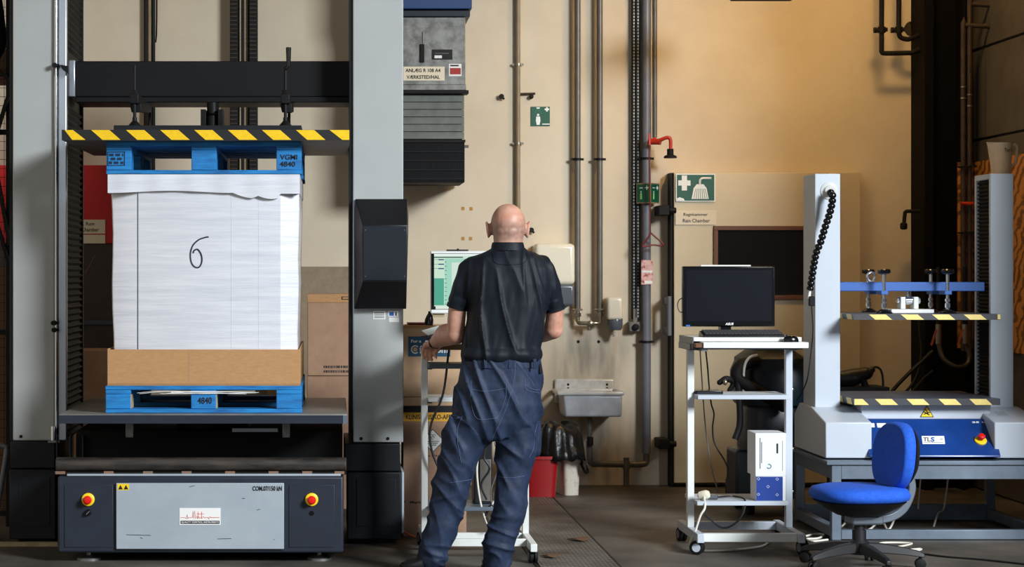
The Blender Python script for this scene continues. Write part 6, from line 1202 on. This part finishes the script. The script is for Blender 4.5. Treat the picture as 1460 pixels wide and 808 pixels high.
for leg in (([(684, 590), (660, 640), (646, 685), (632, 740), (618, 790)], (0.03, 0.02, 0.0, 0.0, 0.02)), ([(738, 590), (735, 640), (731, 685), (722, 740), (709, 790)], (0.03, 0.02, -0.01, -0.02, -0.02))):
    b.limb([B(p[0], p[1], d_) for p, d_ in zip(*leg)], [0.075, 0.065, 0.052, 0.048, 0.04], 18)
# left hand closing over the cart's corner: palm, four fingers, thumb
fw = (wrL - elL).normalized(); hp = wrL + fw * 0.05 + Vector((-0.004, 0, -0.006)); dn = Vector((0, 0, -1)); out_ = Vector((-1, 0, 0))
kn = [wrL + fw * 0.088 + Vector((-0.016 + 0.019 * i, 0.012 - 0.006 * i, -0.008 + 0.004 * i)) for i in range(4)]
for i in range(4): b.limb([wrL + Vector((-0.010 + i * 0.007, 0, -0.002)), hp + Vector((-0.016 + 0.012 * i, 0, 0)), kn[i]], [0.021, 0.017, 0.0125], 12, 4)
for i, (l1, l2, l3) in enumerate(((0.030, 0.024, 0.018), (0.037, 0.030, 0.02), (0.040, 0.031, 0.021), (0.036, 0.027, 0.019))):
    d1 = (fw * 0.55 + dn * 0.75 + out_ * (0.16 - 0.08 * i)).normalized(); d2 = (fw * -0.05 + dn + out_ * 0.02).normalized(); d3 = (fw * -0.7 + dn * 0.7).normalized()
    p0 = kn[i]; p1 = p0 + d1 * l1; p2 = p1 + d2 * l2; p3 = p2 + d3 * l3
    b.limb([p0, p1, p2, p3], [0.0105, 0.0098, 0.009, 0.0078], 10, 5)
tb_ = wrL + fw * 0.028 + Vector((0.030, -0.006, -0.006)); b.limb([wrL + fw * 0.01 + Vector((0.01, 0, -0.004)), tb_, tb_ + (fw * 0.8 + dn * 0.35 + Vector((0.35, 0, 0))) * 0.034, tb_ + (fw * 1.45 + dn * 0.8 + Vector((0.25, 0, 0))) * 0.042], [0.016, 0.0135, 0.0115, 0.0095], 10, 5)
# right hand resting flat on the keyboard side, fingers slightly curled
fr = (wrR - elR).normalized(); side = Vector((0, 0, 1)).cross(fr).normalized()
for i in range(4):
    o_ = side * (-0.028 + 0.019 * i); k0_ = wrR + fr * 0.088 + o_; b.limb([wrR + o_ * 0.5, wrR + fr * 0.045 + o_ * 0.9, k0_], [0.02, 0.016, 0.012], 12, 4)
    ln = (0.068, 0.082, 0.088, 0.08)[i]; b.limb([k0_, k0_ + fr * ln * 0.45 + Vector((0, 0, 0.004)), k0_ + fr * ln * 0.8 + Vector((0, 0, -0.008)), k0_ + fr * ln + Vector((0, 0, -0.022))], [0.0105, 0.0098, 0.009, 0.0078], 10, 5)
b.limb([wrR + fr * 0.01, wrR + fr * 0.03 - side * 0.042, wrR + fr * 0.065 - side * 0.052 + Vector((0, 0, -0.006)), wrR + fr * 0.092 - side * 0.048 + Vector((0, 0, -0.014))], [0.017, 0.0135, 0.011, 0.0095], 10, 5)
def skin_def(p, n_): return n_ * (0.0012 * noise.noise(p * 22))
body = fuse(b, 'body', 'skin', man, 0.0048, 5, skin_def)
at = body.data.attributes.new('stubble', 'FLOAT', 'POINT'); vals = []
for v in body.data.vertices:
    q = v.co + BASE[man.name] - hc; f_ = 0.0
    if q.z > -0.10 and q.length < 0.16:
        top_ = 0.030 - 0.25 * max(0, q.y); f_ = max(0, min(1, (top_ - q.z) / 0.05)) * max(0, min(1, (0.075 - q.y) / 0.04)) * max(0, min(1, (q.z + 0.10) / 0.03)); f_ *= 0.75 + 0.5 * noise.noise(q * 60)
        if abs(q.x) > 0.087: f_ = 0
    vals.append(max(0, min(0.8, f_ * 0.8)))
at.data.foreach_set('value', vals)
# ---- shirt
s = MB()
s.rings([esec(704, 744, 351, 0.06, 0.0), esec(692, 757, 358, 0.075, 0.0), esec(672, 776, 368, 0.092, 0.0), esec(661, 786, 382, 0.108, 0.0), esec(662, 786, 405, 0.122, 0.0), esec(668, 781, 435, 0.132, 0.0), esec(662, 776, 462, 0.135, 0.0), esec(657, 772, 488, 0.14, 0.005), esec(656, 771, 506, 0.142, 0.005), esec(658, 769, 515, 0.138, 0.005)])
s.limb([B(676, 386, 0.01), B(664, 406, 0.02), B(653.5, 428, 0.035)], [0.073, 0.063, 0.052], 20); s.cyl(B(656, 424, 0.03), B(652, 438.5, 0.04), 0.0545, 0.0505, 20)
s.limb([B(771, 386, 0.01), B(782, 406, 0.02), B(789.5, 430, 0.035)], [0.073, 0.062, 0.05], 20); s.cyl(B(788, 426, 0.03), B(791, 441.5, 0.042), 0.0525, 0.048, 20)
s.rings([[tuple(v) for v in esec(701, 747, 355, 0.078, 0.0)], esec(701.5, 746.5, 345.5, 0.073, 0.004)])
hz_ = Z(515, YP)
def shirt_def(p, n_):
    tz_ = (Z(372, YP) - p.z) / (Z(372, YP) - hz_); tz_ = max(0, min(1, tz_)); dx_ = p.x - X(716, YP)
    lean = dx_ * (0.25 - 0.5 * tz_)
    w1 = noise.noise(Vector(((p.x + lean + 0.10 * (p.z - 1.2)) * 17, p.y * 6, p.z * 2.2))); w2 = noise.noise(Vector(((p.x - 0.22 * (p.z - 1.2)) * 30, p.y * 10, p.z * 4.5 + 7)))
    ridge = (1 - abs(w1) * 2.2); ridge = max(ridge, 0) ** 2
    arm = 1.0 if abs(dx_) > 0.185 else 0.0
    amp = (0.006 + 0.020 * tz_) if not arm else 0.009
    d_ = amp * (1 - 0.75 * max(0, (tz_ - 0.85) / 0.15)) * (ridge - 0.35) + 0.005 * w2 * (0.4 + tz_)*(1 - 0.7 * max(0, (tz_ - 0.85) / 0.15))
    if tz_ > 0.86 and not arm: d_ += 0.012 * math.sin((tz_ - 0.86) / 0.14 * math.pi) + 0.002 * noise.noise(Vector((p.x * 12, p.y * 12, 3)))
    if p.z > Z(352, YP): d_ *= 0.15
    return n_ * d_
shirt = fuse(s, 'polo_shirt', 'shirt', man, 0.0055, 5, shirt_def)
# sleeve hems and collar fold
for c0, c1, r_ in ((B(653.2, 434, 0.037), B(652, 439, 0.04), 0.0515), (B(790, 437, 0.039), B(791, 442, 0.042), 0.0495)):
    MB().lathe([(r_ - 0.006, -0.008), (r_ + 0.0025, -0.008), (r_ + 0.002, 0.008), (r_ - 0.006, 0.008)], (c0 + c1) / 2, c1 - c0, 30).build('sleeve_hem', 'shirt', man)
k = MB(); k.rings([esec(700, 748, 357, 0.082, 0), esec(700.5, 747.5, 351, 0.081, 0.002), esec(702, 746, 345.5, 0.076, 0.004), esec(704, 744, 346, 0.07, 0.004), esec(704, 744, 356, 0.07, 0.004)], False); k.build('collar', 'shirt', man, angle=60)
k = MB()   # yoke panel across the shoulders
bv = BVHTree.FromObject(shirt, bpy.context.evaluated_depsgraph_get())
def stick(px, py, tree, base, lift=0.002):
    d_ = Vector(((px - CX) / F, 1, (CY - py) / F)).normalized(); h_ = tree.ray_cast(Vector((0, 0, CZ)) - base, d_)
    return (h_[0] + base + h_[1] * lift) if h_[0] is not None else None
def seam(pts, tree, base, r_, nm, m, sub=8):
    ps = [stick(p.x, p.z, tree, base) for p in spline([(a, 0, c_) for a, c_ in pts], sub)]; ps = [p for p in ps if p is not None]
    if len(ps) > 2: MB().sweep(ps, r_, 6).build(nm, m, man)
mb_ = BASE[man.name]
seam([(703, 360), (704, 372), (712, 376.5), (735, 377), (748, 374), (752, 366), (749, 360)], bv, mb_, 0.0013, 'yoke_seam', 'shirt')
# ---- trousers
tr = MB()
tr.rings([esec(660, 767, 507, 0.128, 0.005), esec(657, 769, 525, 0.133, 0.005), esec(653, 771, 550, 0.14, 0.0), esec(650, 772, 575, 0.142, 0.0), esec(650, 770, 600, 0.132, 0.0), esec(664, 752, 622, 0.10, 0.0)])
tr.limb([B(680, 580, 0.005), B(672, 610, 0.005), B(660, 642, 0.0), B(646, 685, -0.005), B(634, 738, -0.005), B(622, 772, 0.0), B(618, 790, 0.0)], [0.105, 0.105, 0.093, 0.088, 0.077, 0.068, 0.069], 24)
tr.limb([B(739, 580, 0.005), B(739, 610, 0.0), B(736, 642, -0.01), B(731, 683, -0.02), B(725, 738, -0.025), B(713, 772, -0.025), B(709, 806, -0.025)], [0.108, 0.104, 0.092, 0.08, 0.072, 0.078, 0.06], 24)
tr.ell(B(648, 628, -0.005), (0.052, 0.075, 0.125), 20, 14)      # cargo pocket
tr.ell(B(764, 620, 0.02), (0.03, 0.06, 0.10), 16, 12)
def tr_def(p, n_):
    low = max(0, min(1, (0.62 - p.z) / 0.4)); d_ = 0.007 * noise.noise(Vector((p.x * 7, p.y * 7, p.z * 5))) + 0.0025 * noise.noise(Vector((p.x * 22, p.y * 18, p.z * 16)))
    wr_ = Vector((p.x * 6 + 0.6 * noise.noise(p * 5), p.y * 5, p.z * (11 + 3 * low) + p.x * 5 + 1.2 * noise.noise(p * 4)))
    w_ = noise.noise(wr_); d_ += (max(0, 1 - abs(w_) * 2.6) ** 1.6) * 0.019 * low * (0.6 + 0.6 * noise.noise(p * 6 + Vector((9, 0, 0)))) - 0.003 * low
    w2 = noise.noise(Vector((p.x * 11 + p.z * 5, p.y * 6, p.z * 3 + 11))); d_ += (max(0, 1 - abs(w2) * 2.4) ** 2) * 0.018 * (1 - 0.7 * low)
    return n_ * d_
trs = fuse(tr, 'work_trousers', 'denim', man, 0.0058, 5, tr_def)
bt_ = BVHTree.FromObject(trs, bpy.context.evaluated_depsgraph_get())
for pts in ([(672, 555), (695, 557.5), (722, 553.5)], [(672, 542), (672, 570), (680, 596), (708, 596)], [(722, 543), (721, 565), (712, 590), (706, 597)], [(748, 548), (758, 554), (769, 556)], [(748, 540), (750, 555), (769, 560)], [(735, 516), (732, 545), (722, 580), (708, 612), (702, 624)], [(642, 688), (655, 686), (672, 683)], [(708, 679), (728, 681), (748, 678)], [(660, 593), (654, 606), (652, 622), (655, 645), (658, 660)], [(634, 593), (648, 596), (662, 594)], [(766, 600), (762, 620), (760, 640), (754, 652)], [(642, 592), (648, 600), (654, 594)]):
    seam(pts, bt_, mb_, 0.0009, 'stitching', 'stitch')
k = MB(); k.rings([esec(659.5, 768, 512, 0.135, 0.005), esec(658, 769, 512, 0.14, 0.005), esec(657.5, 769.5, 523, 0.141, 0.005), esec(659, 768, 523, 0.136, 0.005)], False); k.build('waistband', 'denim', man, angle=60)
for px in (693, 727, 733, 760):
    a = stick(px, 511, bt_, mb_, 0.01); c_ = stick(px, 525, bt_, mb_, 0.008)
    if a and c_: MB().beam(Vector((a.x, YP - 0.143 + abs(px - 714) / 52 ** 1.0 * 0.02, a.z)), Vector((c_.x, YP - 0.145 + abs(px - 714) / 52 * 0.02, c_.z)), 0.015, 0.004, (0, 1, 0)).build('belt_loop', 'denim', man, 0.002)
bx('phone_pouch', 'rubber', man, X(766, YP), X(771, YP), YP - 0.06, YP + 0.03, Z(532, YP), Z(518, YP), 0.006)
# ---- shoes
def shoe(heel, toe, nm):
    heel, toe = Vector(heel), Vector(toe); u = (toe - heel).normalized(); sd = Vector((-u.y, u.x, 0)); L = (toe - heel).length; k = MB(); rs = []
    for f_, w_, h_ in ((0.0, 0.018, 0.05), (0.04, 0.032, 0.10), (0.18, 0.038, 0.115), (0.34, 0.039, 0.105), (0.5, 0.042, 0.082), (0.68, 0.048, 0.066), (0.84, 0.046, 0.058), (0.95, 0.034, 0.05), (1.0, 0.014, 0.038)):
        c_ = heel + u * (L * f_); r_ = []
        for j in range(20):
            a = 2 * math.pi * j / 20; yy = math.cos(a); zz_ = math.sin(a); r_.append(c_ + sd * (w_ * math.copysign(abs(yy) ** 0.7, yy)) + Vector((0, 0, 0.014 + (h_ - 0.014) * (0.5 + 0.5 * math.copysign(abs(zz_) ** 0.7, zz_)))))
        rs.append(r_)
    k.rings(rs); sh = k.build(nm, 'shoe', man, angle=70)
    k = MB(); pl = []
    for f_, w_ in ((0.0, 0.02), (0.04, 0.035), (0.2, 0.04), (0.45, 0.04), (0.7, 0.051), (0.86, 0.049), (0.96, 0.036), (1.01, 0.014)): pl.append((f_, w_))
    ring = [heel + u * (L * f_) + sd * w_ for f_, w_ in pl] + [heel + u * (L * f_) - sd * w_ for f_, w_ in reversed(pl)]
    k.prism([Vector((p.x, p.y, 0.0005)) for p in ring], (0, 0, 0.02)); k.build('sole', 'rubber', sh)
shoe((X(634, YP) , YP + 0.01, 0), (X(570, YP), YP + 0.0, 0), 'shoe'); shoe((X(712, YP - 0.05), YP - 0.065, 0), (X(702, YP), YP + 0.18, 0), 'shoe')
# ---- watch
wd = (wrL - elL).normalized(); wc = wrL - wd * 0.012
MB().lathe([(0.029, -0.011), (0.0335, -0.011), (0.0335, 0.011), (0.029, 0.011)], wc, wd, 24).build('watch_strap', 'gloss', man); MB().lathe([(0.017, 0), (0.017, 0.007), (0, 0.007)], wc + Vector((0.006, -0.026, 0.012)), (0.2, -0.9, 0.4), 18).build('watch_face', 'chrome', man)
